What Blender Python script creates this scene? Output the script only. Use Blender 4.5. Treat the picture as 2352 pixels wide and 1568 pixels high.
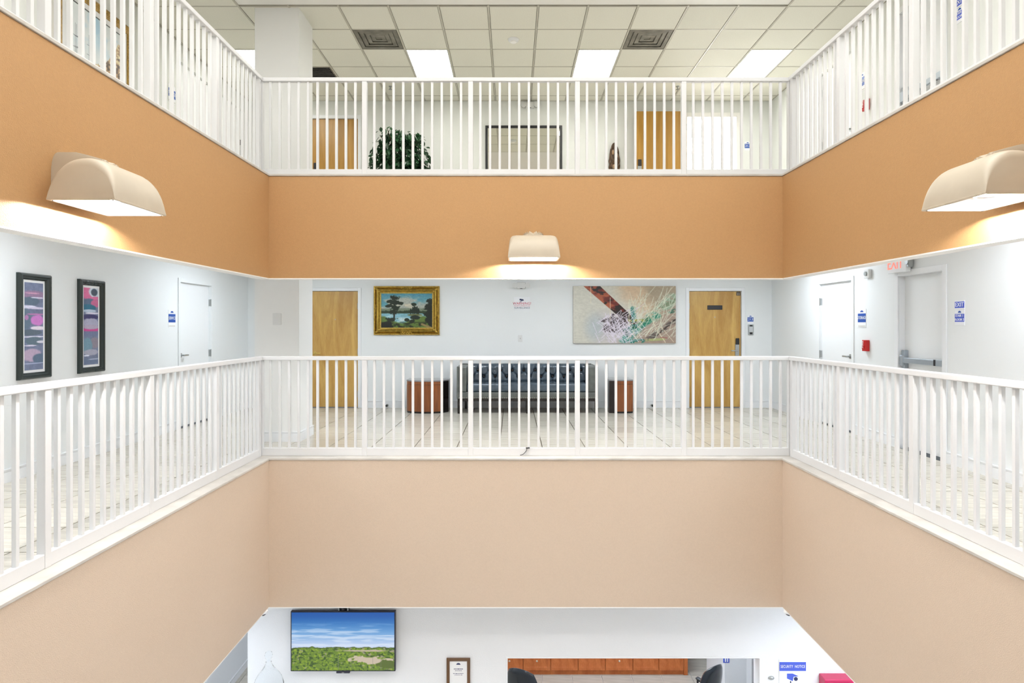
import bpy, bmesh, math, random
import numpy as np
from mathutils import Vector, Matrix
random.seed(7)
R = math.radians
for o in list(bpy.data.objects): bpy.data.objects.remove(o, do_unlink=True)
SC = bpy.context.scene
COL = SC.collection

# ------------------------------------------------------------------ camera
F, EYE = 1480.0, 1.42
cam = bpy.data.cameras.new('camera'); co = bpy.data.objects.new('camera', cam); COL.objects.link(co)
co.location = (0, 0, EYE); co.rotation_euler = (R(90), 0, 0)
cam.sensor_width = 36; cam.lens = 36 * F / 2352; cam.shift_y = -36 / 2352; cam.clip_start = 0.02
SC.camera = co
# ------------------------------------------------------------------ world, lamps, exposure
w = bpy.data.worlds.new('world'); SC.world = w; w.use_nodes = True
w.node_tree.nodes['Background'].inputs[0].default_value = (0.85, 0.93, 1, 1)
w.node_tree.nodes['Background'].inputs[1].default_value = 0.15
ADDED_SKYLIGHT, L3LAMP, L2LAMP, L1LAMP, SCONCE, SIDEROOM = 3.5, 12.0, 16.5, 16.0, 1700.0, 16.0
C_SKY, C_L3, C_L2, C_L1 = (1, .99, .965), (1, .985, .92), (.90, .97, 1.05), (.88, .95, 1.06)
SC.view_settings.view_transform = 'Standard'; SC.view_settings.look = 'None'
SC.view_settings.gamma = 1; SC.view_settings.use_curve_mapping = False
SC.view_settings.exposure = 0.0

# ------------------------------------------------------------------ dimensions (metres, camera foot at origin)
XL, XR, YB, YF = -4.58, 4.5, 11.17, -2.0          # outer walls
AL, AR, AB, AF = -2.605, 2.898, 6.90, 0.30        # atrium faces
H2, H3, HC = 0.0, 3.04, 5.32                      # floor 2, floor 3, top ceiling
H1 = -4.46
def PX(x, D): return (x - 1176) * D / F
def PZ(y, D): return EYE + (748 - y) * D / F

# ------------------------------------------------------------------ materials
MATS = {}
def mat(name, col, rough=.5, metal=0, bump=0, bscale=60, var=0, vscale=3, emit=0, ecol=None, rnd=0, coat=0, spec=None, stretch=None, trans=0, ior=1.45, detail=3):
    if name in MATS: return MATS[name]
    m = bpy.data.materials.new(name); m.use_nodes = True; nt = m.node_tree; N = nt.nodes; L = nt.links
    b = N['Principled BSDF']; b.inputs['Base Color'].default_value = (*col, 1)
    b.inputs['Roughness'].default_value = rough; b.inputs['Metallic'].default_value = metal
    if coat: b.inputs['Coat Weight'].default_value = coat
    if spec is not None: b.inputs['Specular IOR Level'].default_value = spec
    if trans: b.inputs['Transmission Weight'].default_value = trans; b.inputs['IOR'].default_value = ior
    tc = N.new('ShaderNodeTexCoord'); mp = N.new('ShaderNodeMapping'); L.new(tc.outputs['Object'], mp.inputs[0])
    if stretch: mp.inputs['Scale'].default_value = stretch
    if var or rnd:
        hs = N.new('ShaderNodeHueSaturation'); hs.inputs['Color'].default_value = (*col, 1)
        val = N.new('ShaderNodeMath'); val.operation = 'ADD'; val.inputs[0].default_value = 1; val.inputs[1].default_value = 0
        if var:
            n = N.new('ShaderNodeTexNoise'); n.inputs['Scale'].default_value = vscale; n.inputs['Detail'].default_value = detail
            L.new(mp.outputs[0], n.inputs['Vector'])
            mr = N.new('ShaderNodeMapRange'); mr.inputs['From Min'].default_value = .3; mr.inputs['From Max'].default_value = .7
            mr.inputs['To Min'].default_value = 1 - var; mr.inputs['To Max'].default_value = 1 + var
            L.new(n.outputs[0], mr.inputs[0]); L.new(mr.outputs[0], val.inputs[0])
        if rnd:
            oi = N.new('ShaderNodeObjectInfo'); m2 = N.new('ShaderNodeMapRange')
            m2.inputs['To Min'].default_value = -rnd; m2.inputs['To Max'].default_value = rnd
            L.new(oi.outputs['Random'], m2.inputs[0]); L.new(m2.outputs[0], val.inputs[1])
        L.new(val.outputs[0], hs.inputs['Value']); L.new(hs.outputs[0], b.inputs['Base Color'])
    if bump:
        n = N.new('ShaderNodeTexNoise'); n.inputs['Scale'].default_value = bscale; n.inputs['Detail'].default_value = 2
        L.new(mp.outputs[0], n.inputs['Vector'])
        bp = N.new('ShaderNodeBump'); bp.inputs['Strength'].default_value = bump; bp.inputs['Distance'].default_value = .004
        L.new(n.outputs[0], bp.inputs['Height']); L.new(bp.outputs[0], b.inputs['Normal'])
    if emit:
        b.inputs['Emission Color'].default_value = (*(ecol or col), 1); b.inputs['Emission Strength'].default_value = emit
    MATS[name] = m; return m
def wood(name, dark, light, sx=(9, 9, .9), rough=.4, coat=0):
    m = bpy.data.materials.new(name); m.use_nodes = True; N = m.node_tree.nodes; L = m.node_tree.links
    b = N['Principled BSDF']; b.inputs['Roughness'].default_value = rough; b.inputs['Coat Weight'].default_value = coat
    tc = N.new('ShaderNodeTexCoord'); mp = N.new('ShaderNodeMapping'); mp.inputs['Scale'].default_value = sx
    L.new(tc.outputs['Object'], mp.inputs[0])
    n = N.new('ShaderNodeTexNoise'); n.inputs['Scale'].default_value = 1.0; n.inputs['Detail'].default_value = 6; n.inputs['Distortion'].default_value = 1.4
    L.new(mp.outputs[0], n.inputs['Vector'])
    n2 = N.new('ShaderNodeTexNoise'); n2.inputs['Scale'].default_value = 14; n2.inputs['Detail'].default_value = 4
    L.new(mp.outputs[0], n2.inputs['Vector'])
    mx = N.new('ShaderNodeMath'); mx.operation = 'MULTIPLY_ADD'; mx.inputs[1].default_value = .3
    L.new(n2.outputs[0], mx.inputs[0]); L.new(n.outputs[0], mx.inputs[2])
    cr = N.new('ShaderNodeValToRGB'); cr.color_ramp.elements[0].position = .48; cr.color_ramp.elements[1].position = .82
    cr.color_ramp.elements[0].color = (*dark, 1); cr.color_ramp.elements[1].color = (*light, 1)
    L.new(mx.outputs[0], cr.inputs[0]); L.new(cr.outputs[0], b.inputs['Base Color'])
    return m
def attr_mat(name, rough=.5, emit=0):
    m = bpy.data.materials.new(name); m.use_nodes = True; N = m.node_tree.nodes; L = m.node_tree.links
    b = N['Principled BSDF']; b.inputs['Roughness'].default_value = rough
    a = N.new('ShaderNodeAttribute'); a.attribute_name = 'paint'
    if emit:
        b.inputs['Base Color'].default_value = (.01, .01, .01, 1)
        L.new(a.outputs['Color'], b.inputs['Emission Color']); b.inputs['Emission Strength'].default_value = emit
    else: L.new(a.outputs['Color'], b.inputs['Base Color'])
    return m
M_wall2 = mat('white_wall_paint', (.80, .825, .83), .6, bump=.15, bscale=220)
M_wall3 = mat('cream_wall_paint', (.755, .775, .75), .6, bump=.15, bscale=220)
M_wall1 = mat('lobby_wall_paint', (.80, .82, .84), .6, bump=.5, bscale=90)
M_col = mat('column_paint', (.83, .84, .83), .6)
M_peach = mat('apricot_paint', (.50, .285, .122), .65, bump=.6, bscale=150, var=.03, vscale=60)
M_apricot_wash = mat('apricot_paint_light_wash', (.605, .485, .375), .65, bump=.6, bscale=150, var=.02, vscale=60)  # same balcony paint as the upper bands, paler light wash put into its colour
M_soffit = mat('soffit_white', (.85, .84, .81), .6)
M_rail = mat('railing_white_gloss', (.69, .695, .70), .35, bump=.06, bscale=60)
M_stone = mat('travertine_ledge', (.53, .505, .465), .35, var=.13, vscale=5, stretch=(1, 1, 1), detail=8)
M_tile = mat('floor_tile_travertine', (.57, .535, .46), .22, var=.16, vscale=4, rnd=.07, stretch=(.6, 5, 1), detail=6)
M_grout = mat('grout', (.09, .065, .045), .9)
M_slab = mat('slab', (.74, .72, .68), .8)
M_ctile = mat('ceiling_tile_mineral', (.78, .77, .68), .9, bump=.5, bscale=120, var=.04, vscale=90, rnd=.015)
M_tbar = mat('ceiling_grid_metal', (.52, .50, .43), .5)
M_dark = mat('dark_void', (.02, .02, .02), .8)
M_maple = wood('maple_veneer', (.46, .25, .055), (.64, .41, .12), (5, 5, .7), .35)
M_maple3 = wood('maple_veneer_amber', (.34, .17, .02), (.50, .27, .05), (6, 6, .6), .35)
M_cherry = wood('cherry_veneer', (.15, .035, .005), (.28, .08, .014), (14, 14, 1), .3, .3)
M_cab = wood('cabinet_cherry', (.50, .12, .025), (.70, .22, .06), (3, 3, 1.5), .4)
M_door = mat('white_door_paint', (.82, .84, .85), .45)
M_trim = mat('trim_white_gloss', (.82, .84, .86), .3)
M_steel = mat('brushed_steel', (.42, .44, .44), .35, metal=.9)
M_panic = mat('panic_bar_aluminium', (.40, .45, .50), .4, metal=.6)
M_black = mat('black_plastic', (.015, .015, .018), .4)
M_blackframe = mat('black_frame_lacquer', (.022, .032, .03), .25, bump=.3, bscale=30)
M_gold = mat('antique_gold_leaf', (.44, .28, .05), .28, metal=.8, bump=.7, bscale=45, var=.35, vscale=26)
M_gold2 = mat('gold_inner_lip', (.62, .45, .12), .35, metal=.6, bump=.5, bscale=60, var=.2, vscale=40)
M_mat = mat('white_mat_board', (.86, .87, .88), .7)
M_cream = mat('cream_fixture', (.54, .475, .375), .4, var=.03, vscale=8)
M_creamin = mat('white_reflector', (.92, .92, .9), .5)
M_leather = mat('slate_leather', (.062, .088, .115), .20, bump=1.0, bscale=22, var=.25, vscale=9, coat=.15)
M_leatherg = mat('olive_grey_leather', (.11, .12, .11), .35, bump=.5, bscale=30, var=.2, vscale=8)
M_blk = mat('black_lacquer', (.012, .008, .008), .18)
M_tabletop = mat('dark_glass_table_top', (.25, .25, .26), .12)
M_nail = mat('nickel_nailhead', (.5, .5, .46), .3, metal=1)
M_blue = mat('sign_blue', (.015, .09, .42), .4)
M_blue2 = mat('sign_royal_blue', (.07, .12, .62), .4)
M_signw = mat('sign_white', (.85, .87, .9), .4)
M_red = mat('alarm_red', (.55, .01, .012), .35)
M_exit = mat('exit_red_letters', (.85, .12, .08), .4, emit=.9, ecol=(1, .16, .10))
M_ink = mat('sign_ink', (.03, .04, .12), .5)
M_inkred = mat('sign_ink_red', (.6, .04, .12), .5)
M_leaf = mat('ficus_leaf', (.02, .075, .028), .3, rnd=.45, var=.2, vscale=6)
M_bark = mat('ficus_bark', (.10, .06, .035), .8, bump=.5)
M_pot = mat('brown_pot', (.12, .06, .03), .5)
M_carve = wood('carved_dark_wood', (.012, .006, .003), (.14, .07, .03), (30, 30, 12), .35)
M_mirror = mat('mirror_glass', (.80, .80, .74), .02, metal=1)
M_glass = mat('clear_glass', (.96, .985, 1), .03, trans=1, ior=1.05)
M_crimson = mat('crimson_enamel', (.52, .02, .10), .3)
M_chair = mat('black_office_leather', (.02, .027, .036), .2, bump=.15, bscale=14, coat=.5)
M_diff = mat('hvac_diffuser_metal', (.20, .19, .16), .6, var=.3, vscale=7)
M_frame = mat('walnut_frame', (.13, .06, .02), .35)
M_panel = mat('tv_bezel', (.01, .012, .03), .3)
M_brass = mat('satin_knob', (.75, .68, .55), .3, metal=.8)
M_fit = mat('fitting_off_white', (.72, .73, .725), .45)
def lamp_mat(name, col, s): return mat(name, (.9, .9, .9), .5, emit=s, ecol=col)

# ------------------------------------------------------------------ mesh builder
class MB:
    def __init__(s): s.bm = bmesh.new()
    def box(s, x0, x1, y0, y1, z0, z1, bev=0, seg=1, rot=None):
        bm2 = bmesh.new(); bmesh.ops.create_cube(bm2, size=1)
        for v in bm2.verts: v.co = Vector(((x0 + x1) / 2 + v.co.x * (x1 - x0), (y0 + y1) / 2 + v.co.y * (y1 - y0), (z0 + z1) / 2 + v.co.z * (z1 - z0)))
        if bev: bmesh.ops.bevel(bm2, geom=bm2.edges[:], offset=bev, segments=seg, profile=.5, affect='EDGES')
        if rot: bm2.transform(rot)
        s.merge(bm2); return s
    def merge(s, bm2):
        me = bpy.data.meshes.new('t'); bm2.to_mesh(me); s.bm.from_mesh(me); bpy.data.meshes.remove(me); bm2.free()
    def cyl(s, p0, p1, r0, r1=None, n=12, caps=True):
        p0, p1 = Vector(p0), Vector(p1); r1 = r0 if r1 is None else r1
        bm2 = bmesh.new(); bmesh.ops.create_cone(bm2, cap_ends=caps, segments=n, radius1=r0, radius2=r1, depth=(p1 - p0).length)
        q = (p1 - p0).to_track_quat('Z', 'Y').to_matrix().to_4x4()
        bm2.transform(Matrix.Translation((p0 + p1) / 2) @ q); s.merge(bm2); return s
    def sph(s, c, r, sx=1, sy=1, sz=1, u=14, v=8):
        bm2 = bmesh.new(); bmesh.ops.create_uvsphere(bm2, u_segments=u, v_segments=v, radius=r)
        bm2.transform(Matrix.Translation(c) @ Matrix.Diagonal((sx, sy, sz, 1))); s.merge(bm2); return s
    def lathe(s, prof, c=(0, 0, 0), n=24):
        c = Vector(c); rings = []
        for r, z in prof: rings.append([s.bm.verts.new(c + Vector((r * math.cos(2 * math.pi * i / n), r * math.sin(2 * math.pi * i / n), z))) for i in range(n)])
        for a, b in zip(rings, rings[1:]):
            for i in range(n): s.bm.faces.new((a[i], a[(i + 1) % n], b[(i + 1) % n], b[i]))
        s.bm.faces.new(rings[0][::-1]); s.bm.faces.new(rings[-1]); return s
    def prism(s, pts, z0, z1):                      # polygon in xy extruded in z
        a = [s.bm.verts.new((p[0], p[1], z0)) for p in pts]; b = [s.bm.verts.new((p[0], p[1], z1)) for p in pts]
        n = len(pts)
        s.bm.faces.new(a[::-1]); s.bm.faces.new(b)
        for i in range(n): s.bm.faces.new((a[i], a[(i + 1) % n], b[(i + 1) % n], b[i]))
        return s
    def prismy(s, pts, y0, y1):                     # polygon in xz extruded in y
        a = [s.bm.verts.new((p[0], y0, p[1])) for p in pts]; b = [s.bm.verts.new((p[0], y1, p[1])) for p in pts]
        n = len(pts); s.bm.faces.new(a); s.bm.faces.new(b[::-1])
        for i in range(n): s.bm.faces.new((a[(i + 1) % n], a[i], b[i], b[(i + 1) % n]))
        return s
    def tube(s, pts, r, n=8):
        for a, b in zip(pts, pts[1:]): s.cyl(a, b, r, n=n)
        return s
    def build(s, name, m, parent=None, smooth=False, loc=None, label=None):
        bmesh.ops.recalc_face_normals(s.bm, faces=s.bm.faces[:])
        me = bpy.data.meshes.new(name); s.bm.to_mesh(me); s.bm.free(); me.materials.append(m)
        if smooth:
            me.shade_smooth()
            try: me.set_sharp_from_angle(angle=R(40))
            except Exception: pass
        o = bpy.data.objects.new(name, me); COL.objects.link(o)
        if parent: o.parent = parent
        if loc: o.location = loc
        if label: o['label'] = label
        return o
def B(name, m, x0, x1, y0, y1, z0, z1, parent=None, bev=0, seg=1, label=None):
    """one box object whose origin sits at the middle of its foot"""
    c = ((x0 + x1) / 2, (y0 + y1) / 2, z0)
    return MB().box(x0 - c[0], x1 - c[0], y0 - c[1], y1 - c[1], 0, z1 - z0, bev, seg).build(name, m, parent, loc=c, label=label)
def struct(o): o['kind'] = 'structure'; return o
def S(name, m, *a, **k): return struct(B(name, m, *a, **k))
def thing(name, label, cat, loc=(0, 0, 0), rz=0, group=None):
    o = bpy.data.objects.new(name, None); COL.objects.link(o); o.empty_display_size = .1
    o.location = loc; o.rotation_euler = (0, 0, R(rz)); o['label'] = label; o['category'] = cat
    if group: o['group'] = group
    return o
def tag(o, label, cat, group=None):
    o['label'] = label; o['category'] = cat
    if group: o['group'] = group
    return o
def text(s, size, m, parent, x, y, z, name='lettering', sx=1, rot=0, depth=.0012, space=1):
    """flat lettering in the local xz plane facing -y"""
    c = bpy.data.curves.new('t', 'FONT'); c.body = s; c.size = size; c.align_x = 'CENTER'; c.align_y = 'CENTER'; c.extrude = depth; c.space_character = space
    c.resolution_u = 3
    o = bpy.data.objects.new('t', c); COL.objects.link(o); bpy.context.view_layer.update()
    me = bpy.data.meshes.new_from_object(o.evaluated_get(bpy.context.evaluated_depsgraph_get()))
    bpy.data.objects.remove(o, do_unlink=True)
    me.transform(Matrix.Rotation(R(90), 4, 'X') @ Matrix.Rotation(R(rot), 4, 'Z') @ Matrix.Diagonal((sx, 1, 1, 1)))
    me.materials.clear(); me.materials.append(m)
    r = bpy.data.objects.new(name, me); COL.objects.link(r); r.parent = parent; r.location = (x, y, z); return r
def fbox(mb, x0, x1, z0, z1, w, y0, y1, bev=.004):  # rectangular frame in the xz plane
    mb.box(x0, x1, y0, y1, z1 - w, z1, bev); mb.box(x0, x1, y0, y1, z0, z0 + w, bev)
    mb.box(x0, x0 + w, y0, y1, z0 + w, z1 - w, bev); mb.box(x1 - w, x1, y0, y1, z0 + w, z1 - w, bev); return mb
def mitre(mb, x0, x1, z0, z1, prof):                # moulded picture frame, prof = [(inset, out)...]
    c = [(x0, z0, 1, 1), (x1, z0, -1, 1), (x1, z1, -1, -1), (x0, z1, 1, -1)]
    rings = [[mb.bm.verts.new((x + dx * i, -o, z + dz * i)) for i, o in prof] for x, z, dx, dz in c]
    n = len(prof)
    for k in range(4):
        a, b = rings[k], rings[(k + 1) % 4]
        for i in range(n): mb.bm.faces.new((a[i], a[(i + 1) % n], b[(i + 1) % n], b[i]))
    return mb

# ------------------------------------------------------------------ paint helpers
rng = np.random.default_rng(5)
def vnoise(U, V, fx, fy, seed=0):
    r = np.random.default_rng(seed); g = r.random((int(fy) + 3, int(fx) + 3))
    x, y = U * fx, V * fy; i, j = np.floor(x).astype(int), np.floor(y).astype(int); fx_, fy_ = x - i, y - j
    fx_ = fx_ * fx_ * (3 - 2 * fx_); fy_ = fy_ * fy_ * (3 - 2 * fy_)
    return (g[j, i] * (1 - fx_) + g[j, i + 1] * fx_) * (1 - fy_) + (g[j + 1, i] * (1 - fx_) + g[j + 1, i + 1] * fx_) * fy_
def fbm(U, V, fx, fy, seed=0, o=4):
    t = 0; a = .5
    for k in range(o): t = t + a * vnoise(U, V, fx * 2 ** k, fy * 2 ** k, seed + k); a /= 2
    return t / (1 - .5 ** o)
def mix(C, c, m): m = np.clip(m, 0, 1)[..., None]; return C * (1 - m) + np.array(c) * m
def ss(a, b, x): t = np.clip((x - a) / (b - a), 0, 1); return t * t * (3 - 2 * t)
def blob(U, V, cx, cy, rx, ry, seed=1, rough=.5, f=14):
    d = ((U - cx) / rx) ** 2 + ((V - cy) / ry) ** 2
    return ss(1.15, .85, np.sqrt(d) + rough * (fbm(U, V, f, f, seed) - .5) * 2)
def stroke(U, V, x0, y0, x1, y1, w):
    dx, dy = x1 - x0, y1 - y0; L = dx * dx + dy * dy; t = np.clip(((U - x0) * dx + (V - y0) * dy) / L, 0, 1)
    return ss(w, w * .4, np.hypot(U - x0 - t * dx, (V - y0 - t * dy)))
def srgb(C): C = np.clip(C, 0, 1); return np.where(C < .04045, C / 12.92, ((C + .055) / 1.055) ** 2.4)
def picture(name, w, h, nx, ny, fn, m, parent, x0, y, z0):
    """flat picture: a fine grid with one colour per cell corner, in local xz, facing -y"""
    u = np.linspace(0, 1, nx + 1); v = np.linspace(0, 1, ny + 1); U, V = np.meshgrid(u, v)
    C = srgb(fn(U, V))
    co_ = np.stack([x0 + U * w, np.full_like(U, y), z0 + (1 - V) * h], -1).reshape(-1, 3)
    idx = np.arange((nx + 1) * (ny + 1)).reshape(ny + 1, nx + 1)
    f = np.stack([idx[:-1, :-1], idx[1:, :-1], idx[1:, 1:], idx[:-1, 1:]], -1).reshape(-1, 4)
    me = bpy.data.meshes.new(name); me.from_pydata(co_.tolist(), [], f.tolist())
    a = me.attributes.new('paint', 'FLOAT_COLOR', 'POINT')
    a.data.foreach_set('color', np.concatenate([C.reshape(-1, 3), np.ones((C.size // 3, 1))], 1).astype('f').ravel())
    me.materials.append(m); o = bpy.data.objects.new(name, me); COL.objects.link(o); o.parent = parent; return o

# ================================================================== STRUCTURE
def wall_y(name, m, xs, y, z0, z1, holes, t=.14, d=1):      # wall facing -y (d=1), holes = (x0,x1,ztop[,zbot])
    mb = MB(); cuts = sorted(holes); x = xs[0]; c = ((xs[0] + xs[1]) / 2, y, z0)
    def b(a, e, f, g):
        if e - a > 1e-4 and g - f > 1e-4: mb.box(a - c[0], e - c[0], 0, t * d, f - z0, g - z0)
    for hx in cuts:
        b(x, hx[0], z0, z1); b(hx[0], hx[1], hx[2], z1)
        if len(hx) > 3: b(hx[0], hx[1], z0, hx[3])
        x = hx[1]
    b(x, xs[1], z0, z1)
    return struct(mb.build(name, m, loc=c))
def wall_x(name, m, x, ys, z0, z1, holes, t=.14):           # t > 0: body lies towards +x
    mb = MB(); y = ys[0]; c = (x, (ys[0] + ys[1]) / 2, z0)
    def b(a, e, f, g):
        if e - a > 1e-4 and g - f > 1e-4: mb.box(min(0, t), max(0, t), a - c[1], e - c[1], f - z0, g - z0)
    for hx in sorted(holes):
        b(y, hx[0], z0, z1); b(hx[0], hx[1], hx[2], z1); y = hx[1]
    b(y, ys[1], z0, z1)
    return struct(mb.build(name, m, loc=c))

DL = (8.88, 9.80)      # white door in the left wall (y range)
DR = (8.52, 9.42)      # white door in the right wall
DX = (6.72, 7.50)      # exit door in the right wall
DBL = (-3.50, -2.664)  # maple door back left
DBR = (3.064, 3.985)   # maple door back right
DO3 = (3.03, 3.90)     # open doorway top floor
DL3 = (10.15, 11.02)   # top-floor door in left wall next to corner
wall_y('wall_back_middle', M_wall2, (XL - .14, XR + .14), YB, -.3, 2.6, [(DBL[0], DBL[1], 2.03), (DBR[0], DBR[1], 2.03)])
wall_x('wall_left_middle', M_wall2, XL, (YF, YB), -.3, 2.6, [(*DL, 2.03)], t=-.14)
wall_x('wall_right_middle', M_wall2, XR, (YF, YB), -.3, 2.6, [(*DR, 2.03), (*DX, 2.0)])
wall_y('wall_back_top', M_wall3, (XL - .14, XR + .14), YB, 2.6, 5.6, [(DBL[0], DBL[1], H3 + 1.98), (DO3[0], DO3[1], H3 + 2.01)])
wall_x('wall_left_top', M_wall3, XL, (YF, YB), 2.6, 5.6, [(*DL, H3 + 2.03), (*DL3, H3 + 2.03)], t=-.14)
wall_x('wall_right_top', M_wall3, XR, (YF, YB), 2.6, 5.6, [(*DR, H3 + 2.03), (*DX, H3 + 2.0)])
S('wall_front', M_wall3, XL - .14, XR + .14, YF - .14, YF, H1 - .1, 5.6)
wall_x('wall_left_lobby', M_wall1, XL, (YF, 12.0), H1, -.3, [], t=-.14)
wall_x('wall_right_lobby', M_wall1, XR, (YF, 12.0), H1, -.3, [])
S('floor_lobby', M_slab, XL - .14, XR + .14, YF, 12.0, H1 - .12, H1 - .012)
TVY = 7.30
wall_y('wall_lobby_television', M_wall1, (-2.995, XR), TVY, H1, -1.60, [(-.07, 2.82, PZ(1507, TVY), -3.42)], t=.16)
wall_y('wall_lobby_office_back', M_wall1, (XL, XR), 11.45, H1, -1.60, [])
# dark hollow behind the closed doors is closed by thin jamb backs
def back(n, *a): S(n, M_dark, *a)
back('wall_void_back', DBL[0] - .05, DBL[1] + .05, YB + .14, YB + .16, 0, 2.1)
back('wall_void_back', DBR[0] - .05, DBR[1] + .05, YB + .14, YB + .16, 0, 2.1)
back('wall_void_back', DBL[0] - .05, DBL[1] + .05, YB + .14, YB + .16, H3, H3 + 2.1)
for z in (0, H3):
    back('wall_void_left', XL - .16, XL - .14, DL[0] - .05, DL[1] + .05, z, z + 2.1)
    back('wall_void_right', XR + .14, XR + .16, DR[0] - .05, DR[1] + .05, z, z + 2.1)
    back('wall_void_right', XR + .14, XR + .16, DX[0] - .05, DX[1] + .05, z, z + 2.1)
back('wall_void_left', XL - .16, XL - .14, DL3[0] - .05, DL3[1] + .05, H3, H3 + 2.1)

def ring(prefix, m, z0, z1, inset=.12):
    S(f'{prefix}_back', m, XL, XR, AB + inset, YB, z0, z1)
    S(f'{prefix}_left', m, XL, AL - inset, AF - inset, AB + inset, z0, z1)
    S(f'{prefix}_right', m, AR + inset, XR, AF - inset, AB + inset, z0, z1)
    S(f'{prefix}_front', m, XL, XR, YF, AF - inset, z0, z1)
ring('floor_middle', M_grout, -.32, -.012)
ring('ceiling_lobby', M_soffit, -1.60, -1.50)
ring('floor_top', M_slab, 2.75, 3.03)
ring('ceiling_middle', M_soffit, 2.50, 2.60)
BT, LT = .12, .20
def bands(tagn, m, z0, z1):
    S(f'wall_balcony_back_{tagn}', m, AL - BT, AR + BT, AB, AB + BT, z0, z1)
    S(f'wall_balcony_left_{tagn}', m, AL - BT, AL, AF, AB, z0, z1)
    S(f'wall_balcony_right_{tagn}', m, AR, AR + BT, AF, AB, z0, z1)
    S(f'wall_balcony_front_{tagn}', m, AL - BT, AR + BT, AF - BT, AF, z0, z1)
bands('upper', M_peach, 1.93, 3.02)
bands('lower', M_apricot_wash, -1.59, -.018)
def under(n, z0):  # white painted underside of each balcony wall
    S(f'trim_{n}', M_soffit, AL - BT, AR + BT, AB, AB + BT, z0, z0 + .01)
    S(f'trim_{n+1}', M_soffit, AL - BT, AL, AF, AB, z0, z0 + .01)
    S(f'trim_{n+2}', M_soffit, AR, AR + BT, AF, AB, z0, z0 + .01)
under(1, 1.92); under(4, -1.60)
def ledge(n, z):   # stone kerb under the railings, one slab per side
    e = .010
    S(f'trim_{n}', M_stone, AL - LT, AR + LT, AB - e, AB + LT, z - .018, z + .004, bev=.003)
    S(f'trim_{n+1}', M_stone, AL - LT, AL + e, AF, AB - e, z - .018, z + .004, bev=.003)
    S(f'trim_{n+2}', M_stone, AR - e, AR + LT, AF, AB - e, z - .018, z + .004, bev=.003)
ledge(7, H2); ledge(10, H3)

# floor tiles of the middle storey, one object per tile
floor_par = struct(MB().box(-.2, .2, -.2, .2, -.02, -.013).build('floor_tiling', M_grout, loc=(-3.6, 9, 0)))
tile_cache = {}
def tiles(parent, m, x0, x1, y0, y1, ox, oy, p, ztop, th=.011, name='floor_tile', gap=.010):
    i0, i1 = math.floor((x0 - ox) / p), math.ceil((x1 - ox) / p)
    for i in range(i0, i1):
        for j in range(math.floor((y0 - oy) / p), math.ceil((y1 - oy) / p)):
            a, b = max(x0, ox + i * p) + gap / 2, min(x1, ox + (i + 1) * p) - gap / 2
            c, d = max(y0, oy + j * p) + gap / 2, min(y1, oy + (j + 1) * p) - gap / 2
            if b - a < .03 or d - c < .03: continue
            key = (m.name, round(b - a, 3), round(d - c, 3))
            if key not in tile_cache:
                mb = MB().box(-(b - a) / 2, (b - a) / 2, -(d - c) / 2, (d - c) / 2, -th, 0); me = bpy.data.meshes.new(name); mb.bm.to_mesh(me); mb.bm.free()
                me.materials.append(m); tile_cache[key] = me
            o = bpy.data.objects.new(name, tile_cache[key]); COL.objects.link(o); o.parent = parent
            o.location = Vector(((a + b) / 2, (c + d) / 2, ztop + random.uniform(-.0004, .0004))) - parent.location
tiles(floor_par, M_tile, XL, XR, AB + LT, YB, -.145, .04, .5, 0)
tiles(floor_par, M_tile, XL, AL - LT, 2.54, AB + LT, -.145, .04, .5, 0)
tiles(floor_par, M_tile, AR + LT, XR, 2.54, AB + LT, -.145, .04, .5, 0)
S('floor_middle_near_left', M_tile, XL, AL - LT, AF - .2, 2.54, -.0115, -.001)
S('floor_middle_near_right', M_tile, AR + LT, XR, AF - .2, 2.54, -.0115, -.001)
S('floor_middle_near', M_tile, XL, XR, YF, AF - .22, -.0115, -.001)
lob_par = struct(MB().box(-.2, .2, -.2, .2, -.02, -.013).build('floor_lobby_tiling', M_grout, loc=(0, 10, H1)))
tiles(lob_par, M_tile, XL, XR, TVY + .2, 11.45, PX(1244, 10.95), .35, .5, H1)
tiles(lob_par, M_tile, XL, -3.1, 4.85, TVY + .2, PX(1244, 10.95), .35, .5, H1)

# column between back walkway and left walkway
S('wall_column', M_col, -3.155, -2.61, 7.90, 8.43, 0, 2.50)
S('wall_column', M_col, -3.155, -2.61, 7.90, 8.43, 3.03, 5.345)

# ------------------------------------------------------------------ ceiling of the top storey
CX0, CP, CY0 = -.29, .61, 7.26
ceil = S('ceiling', M_slab, XL, XR, CY0 - .05, YB, 5.42, 5.5)
S('ceiling_drywall_back', M_soffit, -3.34, 3.37, 6.0, 7.84, 5.325, 5.40)
S('ceiling_drywall_left', M_soffit, XL, -3.20, YF, 7.26, 5.325, 5.40)
S('ceiling_drywall_right', M_soffit, 3.30, XR, YF, 7.26, 5.325, 5.40)
S('ceiling_drywall_front', M_soffit, -3.20, 3.30, YF, .5, 5.325, 5.40)
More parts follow.
